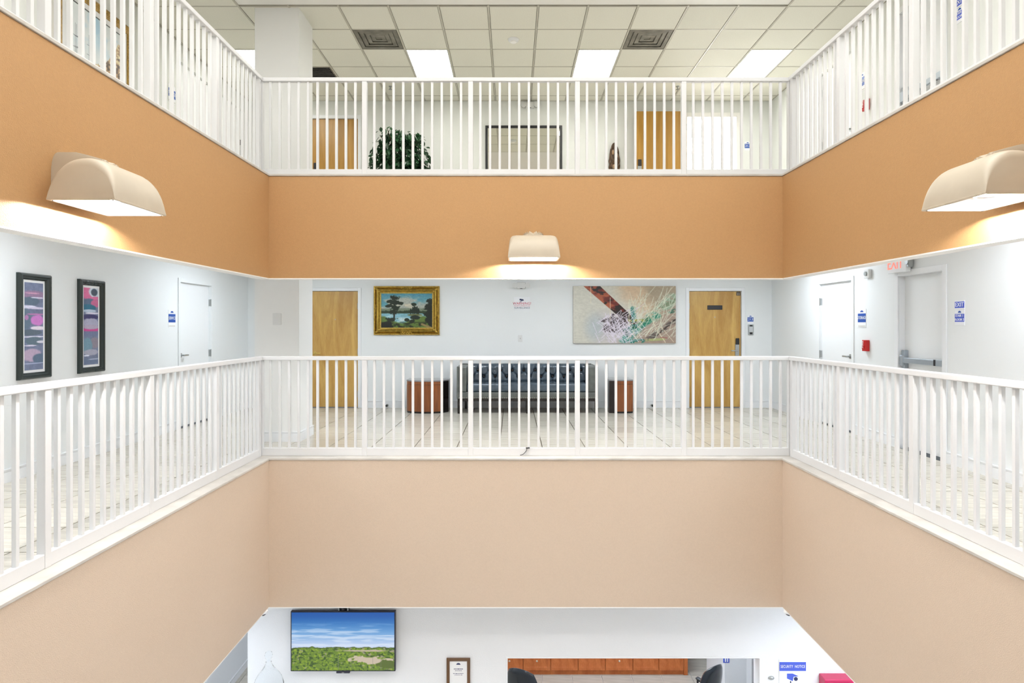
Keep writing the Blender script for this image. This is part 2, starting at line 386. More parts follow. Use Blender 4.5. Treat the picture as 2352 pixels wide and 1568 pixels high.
# unseen skylight over the well, a glowing panel added as the main light
for n, a in enumerate([(-3.2, -3.1, .4, 6.1), (3.2, 3.3, .4, 6.1), (-3.2, 3.3, .4, .5), (-3.2, 3.3, 6.0, 6.1)]):
    S('wall_added_skylight_curb', M_soffit, *a, 5.40, 6.05)
sk = S('window_added_skylight', lamp_mat('added_skylight_glow', C_SKY, ADDED_SKYLIGHT), -3.1, 3.2, .5, 6.0, 6.00, 6.03)
for i in range(1, 5): B('window_frame', M_trim, -3.1 + i * 1.26 - .03, -3.1 + i * 1.26 + .03, .5, 6.0, 5.94, 6.0).parent = None
for o in [o for o in bpy.data.objects if o.name.startswith('window_frame')]:
    l = o.location.copy(); o.parent = sk; o.location = l - sk.location
Yr = [7.26, 7.87, 8.48, 9.09, 9.70, 10.31, 10.92, YB]
ns = range(-8, 9)
Xc = sorted({XL, XR} | {CX0 + CP * n for n in ns if XL < CX0 + CP * n < XR})
TR = [(-3.95, 9.09), (-1.51, 9.09), (.93, 9.09), (3.37, 9.09)]
HV = {(-2.12, 8.48): 'a', (1.54, 8.48): 'a', (-3.34, 9.70): 'g'}
def near(a, b): return abs(a - b) < .05
ctm = {}
for xa, xb in zip(Xc, Xc[1:]):
    for ya, yb in zip(Yr, Yr[1:]):
        if ya < 7.8 and xa > -3.35 and xb < 3.38: continue
        if any(near(xa, t[0]) and (near(ya, 9.09) or near(ya, 9.70)) for t in TR): continue
        if any(near(xa, h[0]) and near(ya, h[1]) for h in HV): continue
        if xb - xa < .05: continue
        g = .011; key = (round(xb - xa, 2), round(yb - ya, 2))
        if key not in ctm:
            wx, wy = (xb - xa) / 2 - g - .004, (yb - ya) / 2 - g + .002
            me = bpy.data.meshes.new('ceiling_tile'); mb = MB().box(-wx, wx, -wy, wy, 0, .015, .002); mb.bm.to_mesh(me); mb.bm.free(); me.materials.append(M_ctile); ctm[key] = me
        o = bpy.data.objects.new('ceiling_tile', ctm[key]); COL.objects.link(o); o.parent = ceil
        o.location = Vector(((xa + xb) / 2, (ya + yb) / 2, 5.318 + random.uniform(0, .001))) - ceil.location
for x in Xc:
    o = B('ceiling_grid_bar', M_tbar, x - .011, x + .011, (7.26 if (x < -3.1 or x > 3.2) else 7.84), YB, 5.314, 5.345); o.location -= ceil.location; o.parent = ceil
for y in Yr[1:]:
    o = B('ceiling_grid_bar', M_tbar, XL, XR, y - .008, y + .008, 5.3155, 5.344); o.location -= ceil.location; o.parent = ceil
sb = B('ceiling_cover', M_dark, XL, XR, 7.84, YB, 5.36, 5.37); sb.location -= ceil.location; sb.parent = ceil; sb['kind'] = 'structure'

def troffer(x0, x1, y0, y1, z, lab, m, grp):
    t = thing('ceiling_light', lab, 'light', ((x0 + x1) / 2, (y0 + y1) / 2, z), 0, grp)
    w, d = (x1 - x0) / 2, (y1 - y0) / 2
    mb = MB()
    mb.box(-w + .012, w - .012, -d + .012, -d + .024, -.002, .03).box(-w + .012, w - .012, d - .024, d - .012, -.002, .03)
    mb.box(-w + .012, -w + .024, -d + .024, d - .024, -.002, .03).box(w - .024, w - .012, -d + .024, d - .024, -.002, .03)
    mb.build('light_frame', M_trim, t)
    MB().box(-w + .024, w - .024, -d + .024, d - .024, .004, .012).build('diffuser', m, t)
ML3, ML2, ML1 = lamp_mat('lamp_top_storey', C_L3, L3LAMP), lamp_mat('lamp_middle_storey', C_L2, L2LAMP), lamp_mat('lamp_lobby', C_L1, L1LAMP)
labs = ['bright ceiling panel light left of the column above left walkway', 'bright ceiling panel light between left diffuser and smoke detector',
        'bright ceiling panel light next to the right ceiling diffuser', 'bright ceiling panel light nearest the right wall, top storey']
for (x, y), l in zip(TR, labs): troffer(x, x + .61, y, y + 1.22, 5.318, l, ML3, None)
for x, l in ((-3.7, 'hidden panel light above left end of middle walkway'), (-1.2, 'hidden panel light above gold-framed painting'), (1.0, 'hidden panel light above the sofa'), (3.4, 'hidden panel light above right end of middle walkway')):
    troffer(x, x + .61, 8.4, 9.62, 2.485, l, ML2, 'panel lights under the middle ceiling')
for x in (-3.95, 3.45):
    for y in (1.0, 4.4): troffer(x, x + .61, y, y + 1.22, 2.485, ('near' if y < 2 else 'far') + ' hidden panel light above the ' + ('left' if x < 0 else 'right') + ' middle walkway', ML2, 'panel lights under the middle ceiling')
troffer(-.6, .6, -1.6, -.6, 2.485, 'hidden panel light above the near middle walkway', ML2, 'panel lights under the middle ceiling')
for x in (-4.0, 3.4): troffer(x, x + .61, 3.6, 4.82, 5.31, 'hidden panel light above ' + ('left' if x < 0 else 'right') + ' top walkway', ML3, 'panel lights over the top side walkways')
for x, y, l in ((-4.0, 8.2, 'at the left end of the corridor'), (.4, 8.6, 'above the left office chair'), (2.1, 9.6, 'above the right end of the cherry cabinets')):
    troffer(x, x + .61, y, y + 1.22, -1.615, 'hidden lobby panel light ' + l, ML1, 'panel lights in the lobby ceiling')
troffer(2.0, 2.61, 7.55, 8.16, -1.615, 'hidden lobby panel light added inside the reception opening to brighten the partition', ML1, 'panel lights in the lobby ceiling')  # unseen lamp, added to brighten the front of the office partition
for x in (-4.0, 3.45):
    for y in (2.2, 5.4): troffer(x, x + .61, y, y + 1.22, -1.615, ('near' if y < 3 else 'far') + ' hidden lobby panel light on the ' + ('left' if x < 0 else 'right') + ' side', ML1, 'panel lights in the lobby ceiling')

def hvac(x, y, lab):
    t = thing('ceiling_diffuser', lab, 'vent', (x + .305, y + .305, 5.318))
    fbm_ = MB()
    for k, s in enumerate((.285, .22, .155, .09)):
        a = s; z = -.0 + k * .006
        fbm_.box(-a, a, -a, -a + .05, z, z + .004).box(-a, a, a - .05, a, z, z + .004).box(-a, -a + .05, -a + .05, a - .05, z, z + .004).box(a - .05, a, -a + .05, a - .05, z, z + .004)
    fbm_.build('vane_cone', M_diff, t)
    MB().box(-.29, .29, -.29, .29, .026, .03).build('backing_plate', M_diff, t)
hvac(-2.12, 8.48, 'grey square ceiling diffuser left of the left panel light')
hvac(1.54, 8.48, 'grey square ceiling diffuser between the middle and right panel lights')
t = thing('return_grille', 'dark louvred ceiling return grille beside the white column', 'vent', (-3.34 + .305, 10.005, 5.318))
fbox(MB(), -.29, .29, -.29, .29, .02, 0, .01).build('grille_frame', M_diff, t).rotation_euler = (R(90), 0, 0)
for k in range(11):
    MB().box(-.27, .27, -.018, .018, -.002, .002, rot=Matrix.Translation((0, -.26 + k * .052, .008)) @ Matrix.Rotation(R(35), 4, 'X')).build('louvre', M_diff, t)
B('grille_backing', M_dark, -.29, .29, -.29, .29, .024, .028, parent=t)
t = thing('smoke_detector', 'round white smoke detector on the top ceiling', 'detector', (.02, 8.77, 5.318))
MB().lathe([(.075, 0), (.075, -.012), (.06, -.03), (.03, -.038)]).build('detector_body', M_trim, t, True)
MB().lathe([(.045, -.032), (.04, -.045), (.02, -.05)]).build('sensor_cap', M_creamin, t, True)
for x, l in ((-1.98, 'small dark ceiling sprinkler above the ficus'), (2.70, 'small dark ceiling sprinkler above the open maple door')):
    t = thing('sprinkler', l, 'sprinkler', (x, 10.5, 5.318)); MB().lathe([(.03, 0), (.03, -.006), (.012, -.01), (.012, -.04), (.028, -.045), (.028, -.05)], n=12).build('sprinkler_head', M_steel, t)

# ------------------------------------------------------------------ railings
def railing(lab, p0, p1, nb, posts, z, grp):
    """p0,p1 ends of the centre line; posts = list of distances of posts; nb balusters per bay"""
    p0, p1 = Vector((*p0, 0)), Vector((*p1, 0)); d = (p1 - p0); L = d.length; ang = math.degrees(math.atan2(d.y, d.x))
    t = thing('railing', lab, 'railing', (p0.x, p0.y, z), ang, grp)
    MB().box(-.028, L + .028, -.03, .03, 1.045, 1.088, .006, 2).build('top_rail', M_rail, t)
    MB().box(0, L, -.022, .022, .004, .088, .003).build('base_rail', M_rail, t)
    bme = pme = None
    for x in posts:
        if pme is None: pme = MB().box(-.026, .026, -.026, .026, .004, 1.045, .002).build('post', M_rail, t, loc=(x, 0, 0))
        else:
            c = pme.copy(); COL.objects.link(c); c.location = (x, 0, 0)
    for a, b in zip(posts, posts[1:]):
        for k in range(1, nb + 1):
            x = a + (b - a) * k / (nb + 1)
            if bme is None: bme = MB().box(-.0125, .0125, -.0125, .0125, .088, 1.045).build('baluster', M_rail, t, loc=(x, 0, 0))
            else:
                c = bme.copy(); COL.objects.link(c); c.location = (x, 0, 0)
    return t
RB, RL, RR = 7.05, -2.745, 3.04
for z, nm in ((H2 + .0, 'middle'), (H3, 'top')):
    pb = [RL, -1.61, -.452, .714, 1.876, RR]
    railing(f'white baluster railing along the back of the well, {nm} storey', (RL, RB), (RR, RB), 10, [x - RL for x in pb], z, 'white balcony railings')
    ys = [1.6, 2.69, 3.78, 4.87, 5.96, RB - .055]
    railing(f'white baluster railing on the left side of the well, {nm} storey', (RL, ys[0]), (RL, RB - .062), 9, [y - ys[0] for y in ys[:-1]] + [RB - .09 - ys[0]], z, 'white balcony railings')
    railing(f'white baluster railing on the right side of the well, {nm} storey', (RR, ys[0]), (RR, RB - .062), 9, [y - ys[0] for y in ys[:-1]] + [RB - .09 - ys[0]], z, 'white balcony railings')

# ------------------------------------------------------------------ doors
dn = [0]
def door(side, a, b, z, top, m, gap=.012, inset=.03, casing=True, frame_w=.05, trim_m=None):
    """returns an empty-like slab object in local frame: x to the viewer's right along wall, -y out. a,b world range"""
    dn[0] += 1; wdt = b - a; mid = (a + b) / 2
    loc = {'B': (mid, YB, z), 'L': (XL, mid, z), 'R': (XR, mid, z)}[side]; rz = {'B': 0, 'L': 90, 'R': -90}[side]
    h = top - z
    gp = .012 if side == 'B' else .0085; gap = gap if side == 'B' else .02
    o = MB().box(-wdt / 2 + gp, wdt / 2 - gp, inset, inset + .044, gap, h - gp).build(f'door_{dn[0]}', m, loc=loc)
    o.rotation_euler = (0, 0, R(rz)); struct(o)
    tm = trim_m or M_trim
    mb = MB(); fw = frame_w
    mb.box(-wdt / 2 - fw, -wdt / 2 + .006, -.014, .0, .0, h + fw, .002).box(wdt / 2 - .006, wdt / 2 + fw, -.014, .0, 0, h + fw, .002).box(-wdt / 2 + .006, wdt / 2 - .006, -.014, 0, h - .006, h + fw, .002)
    mb.box(-wdt / 2, -wdt / 2 + .008, 0, .12, 0, h).box(wdt / 2 - .008, wdt / 2, 0, .12, 0, h).box(-wdt / 2, wdt / 2, 0, .12, h - .008, h)
    mb.build('door_frame', tm, o)
    return o, wdt
def hinges(o, x, zs, m=None):
    for z in zs:
        MB().cyl((x, -.004, z - .055), (x, -.004, z + .055), .008, n=8).box(x - .012, x + .012, .0, .026, z - .05, z + .05).build('hinge', m or M_steel, o)
def lever(o, x, z, d, y=.03, m=None):
    MB().cyl((x, y, z), (x, y - .012, z), .032, n=20).build('rose', m or M_steel, o, True)
    MB().cyl((x, y - .01, z), (x, y - .055, z), .011, n=10).box(min(x - .01, x + d * .115), max(x + .01, x + d * .115) if d > 0 else x + .01, y - .065, y - .045, z - .011, z + .011, .004).build('lever_handle', m or M_steel, o, True)
def cardlock(o, x, z, d, y=.03):
    MB().box(x - .035, x + .035, y - .02, y, z - .12, z + .085, .004).build('lock_plate', M_steel, o)
    MB().box(x - .03, x + .03, y - .036, y - .02, z + .085 - .01, z + .185, .004).box(x - .02, x + .02, y - .02, y, z + .08, z + .18).build('card_reader', M_black, o)
    MB().cyl((x, y - .02, z - .03), (x, y - .06, z - .03), .01, n=10).box(min(x, x + d * .12), max(x, x + d * .12), y - .068, y - .05, z - .04, z - .02, .004).build('lever_handle', M_steel, o, True)
# middle storey
d, wd = door('B', *DBL, 0, 2.03, M_maple); hinges(d, wd / 2 - .004, (.235, .97, 1.76)); lever(d, -wd / 2 + .07, .945, 1, m=M_gold2)
MB().cyl((.01, .03, 1.53), (.01, .024, 1.53), .009, n=10).build('peephole', M_steel, d)
d, wd = door('B', *DBR, 0, 2.03, M_maple); hinges(d, -wd / 2 + .004, (.235, .97, 1.76)); cardlock(d, wd / 2 - .075, 1.02, -1)
MB().cyl((0, .03, 1.57), (0, .024, 1.57), .009, n=10).build('peephole', M_steel, d)
MB().box(-.13, .13, .018, .03, 1.70, 1.775, .003).build('notice_plate', M_black, d, label='black plate without readable text')
MB().box(wd / 2 - .085, wd / 2 - .018, .026, .03, 1.945, 2.01).build('sticker', M_black, d)
for k in (0, 1):
    for j in (0, 1): MB().box(wd / 2 - .075 + k * .027, wd / 2 - .057 + k * .027, .0245, .026, 1.955 + j * .025, 1.968 + j * .025).build('sticker_mark', M_cream, d)
d, wd = door('L', *DL, 0, 2.03, M_door, trim_m=M_wall2); hinges(d, wd / 2 - .004, (.25, 1.01, 1.77)); lever(d, -wd / 2 + .075, 1.01, 1)
d, wd = door('R', *DR, 0, 2.03, M_door, trim_m=M_wall2); hinges(d, -wd / 2 + .004, (.25, 1.01, 1.77)); lever(d, wd / 2 - .09, 1.01, -1)
MB().box(wd / 2 - .022, wd / 2 - .012, .024, .03, .93, 1.09).build('strike_plate', M_steel, d)
def panic(o, wd, y=.07, z=1.03):
    x = -wd / 2 + .055
    MB().box(x - .035, x + .02, y - .05, y, z - .1, z + .11, .004).box(x - .02, x + .035, y - .085, y - .05, z - .07, z + .05, .006).build('latch_case', M_panic, o)
    MB().box(x + .03, wd / 2 - .03, y - .075, y - .04, z - .035, z + .025, .005).build('push_bar', M_panic, o)
    MB().box(wd / 2 - .12, wd / 2 - .02, y - .078, y, z - .038, z + .03, .004).build('end_cap', M_panic, o)
    MB().box(wd / 2 - .15, wd / 2 - .12, y - .079, y - .04, z - .037, z + .028).build('bar_stop', M_black, o)
for z, hh in ((0, 2.0), (H3, 2.0)):
    d, wd = door('R', *DX, z, z + hh, M_door, inset=.07, frame_w=.06); panic(d, wd)
# top storey
d, wd = door('B', *DBL, H3, H3 + 1.98, M_maple3); cardlock(d, -wd / 2 + .09, 1.02, 1)
d, wd = door('L', *DL, H3, H3 + 2.03, M_door, trim_m=M_wall3); hinges(d, wd / 2 - .004, (.25, 1.01, 1.77)); lever(d, -wd / 2 + .075, 1.01, 1)
d, wd = door('R', *DR, H3, H3 + 2.03, M_door, trim_m=M_wall3); hinges(d, -wd / 2 + .004, (.25, 1.01, 1.77)); lever(d, wd / 2 - .09, 1.01, -1)
d, wd = door('L', *DL3, H3, H3 + 2.03, M_door, trim_m=M_wall3); cardlock(d, wd / 2 - .09, 1.35, -1)
# open maple door folded back on the wall
dn[0] += 1
o = MB().box(-.44, .44, -.022, .022, .01, 2.03).build(f'door_{dn[0]}', M_maple3, loc=(2.53, 10.99, H3)); struct(o); cardlock(o, -.36, 1.02, 1, y=-.022)
hinges(o, .44, (.25, 1.01, 1.77))
mb = MB(); a, b, h = DO3[0] - 3.465, DO3[1] - 3.465, 2.01
mb.box(a - .06, a + .004, -.014, 0, 0, h + .06, .002).box(b - .004, b + .06, -.014, 0, 0, h + .06, .002).box(a + .004, b - .004, -.014, 0, h - .004, h + .06, .002)
mb.box(a, a + .01, 0, .13, 0, h).box(b - .01, b, 0, .13, 0, h).box(a, b, 0, .13, h - .01, h)
struct(mb.build('trim_13', M_soffit, loc=(3.465, YB, H3)))
# bright guest room behind the open doorway
S('floor_guest_room', M_stone, 1.6, 5.4, YB + .14, 13.4, 2.93, 3.03); S('ceiling_guest_room', M_wall3, 1.6, 5.4, YB + .14, 13.4, 5.5, 5.6)
S('wall_guest_room_left', M_wall3, 1.5, 1.6, YB + .14, 13.5, 2.93, 5.6); S('wall_guest_room_right', M_wall3, 5.4, 5.5, YB + .14, 13.5, 2.93, 5.6)
S('wall_guest_room_back', M_wall3, 1.6, 5.4, 13.4, 13.5, 2.93, 5.6)
win = S('window_2', lamp_mat('guest_room_daylight', (1, 1, 1), SIDEROOM), 2.4, 5.0, 13.33, 13.39, 3.7, 5.3)
fbox(MB(), -1.36, 1.36, -.06, 1.66, .06, -.06, -.03).build('window_frame', M_trim, win)
for k in (-.45, .45): MB().box(k - .02, k + .02, -.06, -.03, 0, 1.6).build('window_mullion', M_trim, win)

# ------------------------------------------------------------------ baseboards
def base(name, side, a, b, z=0, m=None, pos=None):
    mid = (a + b) / 2; L = (b - a) / 2
    loc = pos or {'B': (mid, YB, z), 'L': (XL, mid, z), 'R': (XR, mid, z)}[side]; rz = {'B': 0, 'L': 90, 'R': -90}[side]
    mb = MB()
    mb.box(-L, L, -.016, 0, 0, .095).box(-L, L, -.012, 0, .095, .118).box(-L, L, -.020, 0, .112, .124)
    o = struct(mb.build(name, m or M_trim, loc=loc)); o.rotation_euler = (0, 0, R(rz)); return o
fw = .05
base('baseboard_back', 'B', DBL[1] + fw, DBR[0] - fw); base('baseboard_back', 'B', XL, DBL[0] - fw); base('baseboard_back', 'B', DBR[1] + fw, XR)
base('baseboard_left', 'L', YF, DL[0] - fw); base('baseboard_left', 'L', DL[1] + fw, YB)
base('baseboard_right', 'R', DR[1] + fw, YB); base('baseboard_right', 'R', DX[1] + .06, DR[0] - fw); base('baseboard_right', 'R', YF, DX[0] - .06)
base('baseboard_column', 'B', -3.155, -2.61, pos=(-2.8825, 7.90, 0))
o = base('baseboard_column', 'R', 7.90, 8.43, pos=(-2.61, 8.165, 0)); o.rotation_euler = (0, 0, R(90))
base('baseboard_lobby_left', 'L', YF, 11.4, z=H1)
base('baseboard_lobby_back', 'B', XL, -.4, pos=((XL - .4) / 2, 11.45, H1))

# ------------------------------------------------------------------ wall sconces
def sconce(lab, loc, rz):
    t = thing('wall_sconce', lab, 'light', loc, rz, 'hooded sconces on the balcony walls')
    cy, a, bz, hw, n = -.258, .185, .235, .262, 28
    def shell(sc, hwid, dz=0):
        rings = []
        XS = (-1, -.985, -.955, -.91, -.84, -.72, -.3, .3, .72, .84, .91, .955, .985, 1)
        EE = {1: .78, .985: .86, .955: .92, .91: .96, .84: .985}
        for xs in XS:
            e = EE.get(abs(xs), 1); r_ = []
            for i in range(n + 1):
                th = math.pi * i / n; sn = max(0, math.sin(th)) ** .85 if 0 < i < n else 0
                ee = 1 - (1 - e) * min(1, 1.25 * sn)
                r_.append((xs, cy - a * sc * (1 - (1 - ee) * .8) * math.copysign(abs(math.cos(th)) ** .9, math.cos(th)), bz * sc * ee * sn + dz))
            rings.append(r_)
        return [[(x * (hwid - .022 * (z / bz)), y, z) for x, y, z in r] for r in rings]
    mb = MB(); outer = shell(1, hw); inner = shell(.955, hw - .012)
    V = lambda R_: [[mb.bm.verts.new(p) for p in r] for r in R_]
    vo, vi = V(outer), V(inner)
    for vv in (vo, vi):
        for r0, r1 in zip(vv, vv[1:]):
            for i in range(n): mb.bm.faces.new((r0[i], r0[i + 1], r1[i + 1], r1[i]))
        mb.bm.faces.new(vv[0]); mb.bm.faces.new(vv[-1][::-1])
    def rim(k):
        for r0, r1, s0, s1 in zip(vo, vo[1:], vi, vi[1:]): mb.bm.faces.new((r0[k], r1[k], s1[k], s0[k]))
    rim(0); rim(n)
    for e in (0, -1): mb.bm.faces.new((vo[e][0], vo[e][n], vi[e][n], vi[e][0]))
    hood = mb.build('hood', M_cream, t, True)
    hood.data.materials.append(M_creamin)
    # inner faces use the white reflector
    for p in hood.data.polygons:
        if all(vi_ >= (n + 1) * 14 for vi_ in p.vertices): p.material_index = 1
    fl = MB(); fl.box(-hw, hw, cy - a - .002, cy - a + .014, -.010, .002, .002).box(-hw, hw, cy + a - .014, cy + a + .002, -.010, .002, .002)
    fl.box(-hw, -hw + .016, cy - a + .014, cy + a - .014, -.010, .002).box(hw - .016, hw, cy - a + .014, cy + a - .014, -.010, .002).build('rim', M_cream, t)
    for sx, sy in ((-.24, -1), (.24, -1), (-.24, 1), (.24, 1)):
        MB().cyl((sx, cy + sy * (a - .02), -.013), (sx, cy + sy * (a - .02), -.009), .005, n=8).build('screw', M_black, t)
    # fluted mounting bracket
    mb = MB(); N_ = 44; rings = []
    for y, s in ((0, 1), (-.10, 1), (-.16, .93), (-.26, .80)):
        r = []
        for i in range(N_ + 1):
            th = math.pi * i / N_; cx = math.cos(th); sn = math.sin(th)
            fl_ = 1 + (.05 if i % 2 else -.06) * (1 if 4 < i < N_ - 4 else 0)
            r.append(mb.bm.verts.new((.125 * math.copysign(abs(cx) ** .45, cx), y, .09 + (.205 * s) * max(sn, 0) ** .55 * fl_)))
        rings.append(r)
    for r0, r1 in zip(rings, rings[1:]):
        for i in range(N_): mb.bm.faces.new((r0[i], r0[i + 1], r1[i + 1], r1[i]))
        mb.bm.faces.new((r0[N_], r0[0], r1[0], r1[N_]))
    mb.bm.faces.new(rings[0]); mb.bm.faces.new(rings[-1][::-1])
    mb.build('mounting_bracket', M_cream, t)
    MB().cyl((-.09, -.25, .058), (.09, -.25, .058), .018, n=12).build('lamp_tube', lamp_mat('sconce_tube', (1, .97, .96), SCONCE), t)
    MB().cyl((-.12, -.25, .058), (-.09, -.25, .058), .022, n=12).box(-.13, -.11, -.28, -.08, .05, .17).build('lamp_holder', M_creamin, t)
ZS = 2.115
sconce('cream hooded sconce on the back balcony wall, seen face-on', (PX(1223.5, AB), AB, ZS), 0)
sconce('cream hooded sconce on the left balcony wall', (AL, 3.765, ZS), 90)
sconce('cream hooded sconce on the right balcony wall, cut by the frame', (AR, 3.60, ZS), -90)

# ------------------------------------------------------------------ pictures
M_paint = attr_mat('oil_paint', .45); M_print = attr_mat('paper_print', .35); M_screen = attr_mat('television_picture', .2, emit=1.0)
def landscape(U, V):
    sky = np.zeros(U.shape + (3,)) + np.array((.36, .60, .66))
    C = mix(sky, (.66, .68, .64), ss(.35, .6, fbm(U, V, 4, 5, 11) + .5 * (V - .25)))
    C = mix(C, (.80, .78, .70), ss(.52, .7, fbm(U, V, 5, 9, 12)) * ss(.15, .35, V)); C = mix(C, (.28, .56, .66), ss(.16, .0, V) * .6)
    C = mix(C, (.45, .50, .42), ss(.44, .50, V + .06 * fbm(U, V, 8, 2, 3)) * (V < .56))
    C = mix(C, (.17, .23, .15), ss(.50, .53, V + .10 * (fbm(U, V, 22, 3, 4) - .5)) * (V < .60))
    C = mix(C, (.50, .70, .76), ss(.57, .60, V)); C = mix(C, (.78, .85, .84), ss(.5, .7, fbm(U, V, 4, 14, 8)) * (V > .58))
    C = mix(C, (.36, .46, .20), ss(.74, .80, V + .10 * np.cos(U * 8) + .06 * (fbm(U, V, 14, 8, 9) - .5)))
    C = mix(C, (.10, .13, .07), ss(.40, .62, fbm(U, V, 10, 12, 15)) * ss(.80, .9, V)); C = mix(C, (.55, .48, .30), stroke(U, V, .80, .90, 1.0, 1.02, .04))
    C = mix(C, (.40, .42, .25), blob(U, V, .66, .63, .16, .03, 2, .2)); 
    for x, h in ((.58, .16), (.62, .20), (.66, .24), (.70, .22), (.73, .16)): C = mix(C, (.07, .13, .09), blob(U, V, x, .60 - h / 2, .022, h / 2, 3 + int(x * 100), .35, 30))
    C = mix(C, (.08, .15, .10), blob(U, V, .64, .32, .055, .045, 6, .4, 24)); C = mix(C, (.08, .13, .09), stroke(U, V, .64, .33, .65, .6, .008))
    C = mix(C, (.10, .15, .12), blob(U, V, .66, .70, .09, .06, 5, .4)); 
    C = mix(C, (.06, .08, .05), stroke(U, V, .265, .2, .25, .80, .022))
    for x, y, rx, ry in ((.27, .13, .09, .07), (.22, .25, .10, .07), (.33, .28, .08, .06), (.16, .36, .07, .05), (.28, .42, .09, .08), (.24, .55, .07, .08), (.20, .76, .10, .06)): C = mix(C, (.09, .14, .08), blob(U, V, x, y, rx, ry, int(x * 100), .7, 22))
    for x, y, rx, ry in ((.97, .25, .08, .10), (.95, .42, .10, .10), (.96, .60, .12, .12), (.97, .80, .12, .14)): C = mix(C, (.07, .11, .07), blob(U, V, x, y, rx, ry, int(y * 100), .6, 22))
    C = mix(C, (.09, .15, .08), blob(U, V, .5, .77, .05, .06, 8, .5)); C = mix(C, (.09, .14, .08), blob(U, V, .6, .82, .05, .06, 9, .5)); C = mix(C, (.06, .08, .06), blob(U, V, .08, .93, .14, .12, 19, .6))
    return C * (1 + .25 * (fbm(U, V, 40, 40, 30)[..., None] - .5))
def abstract(U, V):
    r = np.random.default_rng(9)
    C = np.zeros(U.shape + (3,)) + np.array((.80, .79, .74))
    C = mix(C, (.82, .72, .60), ss(.28, .55, U - V * .45 + .2 * (fbm(U, V, 5, 5, 1) - .5))); C = mix(C, (.66, .60, .51), ss(.55, .75, U - V * .3 + .2 * (fbm(U, V, 5, 5, 2) - .5)) * ss(.55, .35, V))
    C = mix(C, (.64, .56, .50), ss(.70, .95, U * .7 + V * .5)); C = mix(C, (.76, .73, .76), .7 * ss(1.3, .3, np.hypot((U - .36) / .24, (V - .74) / .34))); C = mix(C, (.68, .73, .74), .7 * ss(1.3, .2, np.hypot((U - .21) / .11, (V - .72) / .28)))
    # rust band running down to the right
    c = .20 + V * .62; half = .085 - .03 * V; band = ss(half, half - .008, np.abs(U - c + .02)) * ss(.80, .45, V + .2 * (fbm(U, V, 12, 12, 3) - .5))
    C = mix(C, (.66, .34, .22), band); C = mix(C, (.42, .16, .13), band * ss(.40, .62, fbm(U, V, 12, 12, 5) + .5 * (U - c) / .1 * .4 + V * .3)); C = mix(C, (.15, .11, .09), band * ss(.60, .7, fbm(U, V, 14, 14, 6) + .18 * (V < .12) + .25 * (V > .38)))
    # teal sweep
    for x0, y0, x1, y1, w_, col in ((.50, .95, .78, .50, .07, (.28, .58, .52)), (.78, .55, .98, .20, .10, (.60, .68, .58)), (.60, .80, .58, .38, .035, (.20, .50, .46)), (.50, .78, .72, .62, .05, (.10, .38, .36)), (.52, .98, .66, .96, .05, (.08, .45, .40)), (.66, .70, .82, .52, .05, (.16, .50, .40)), (.40, .62, .55, .88, .035, (.24, .34, .32)), (.74, .92, .98, .62, .05, (.38, .34, .32)), (.60, .72, .74, .55, .03, (.10, .36, .22)), (.55, .60, .68, .60, .03, (.62, .60, .28)), (.70, .95, .88, .93, .03, (.66, .68, .46)), (.86, .38, 1, .24, .04, (.50, .56, .44)), (.95, .45, 1.0, .42, .04, (.22, .42, .34))):
        C = mix(C, col, stroke(U, V, x0, y0, x1, y1, w_) * ss(.3, .5, fbm(U, V, 26, 26, int(x0 * 77))))
    C = mix(C, (.22, .17, .15), stroke(U, V, .79, .90, 1.0, .58, .012)); C = mix(C, (.20, .15, .17), blob(U, V, .42, .66, .10, .14, 44, 1.1, 26) * .8)
    for k in range(150):                       # pale scratches
        cx, cy = r.normal(.42, .10), r.normal(.72, .14); a = R(-35 if k % 2 else 55) + r.normal(0, .22); l = r.uniform(.05, .16)
        C = mix(C, (.86, .83, .88), .75 * stroke(U, V, cx, cy, cx + l * math.cos(a), cy + 1.8 * l * math.sin(a), .0055))
    for k in range(90):
        cx, cy = r.uniform(.52, .98), r.uniform(.25, .98); a = R(-58) + r.normal(0, .5); l = r.uniform(.08, .30)
        C = mix(C, (.84, .86, .78), .65 * stroke(U, V, cx, cy, cx + l * math.cos(a), cy + 1.6 * l * math.sin(a), .005))
    for x0, y0, x1, y1 in ((.55, .1, .60, .4), (.98, .0, .52, .95), (.62, .15, .9, 1.0), (.17, .0, .17, .3), (.36, .2, .36, .6), (.85, .7, .98, .98), (.8, .75, .9, .98), (.68, .2, .8, .7)): C = mix(C, (.88, .84, .74), .8 * stroke(U, V, x0, y0, x1, y1, .004))
    C = mix(C, (.6, .2, .2), stroke(U, V, .85, .90, .92, .91, .006))
    return C * (1 + .12 * (fbm(U, V, 50, 50, 60)[..., None] - .5))
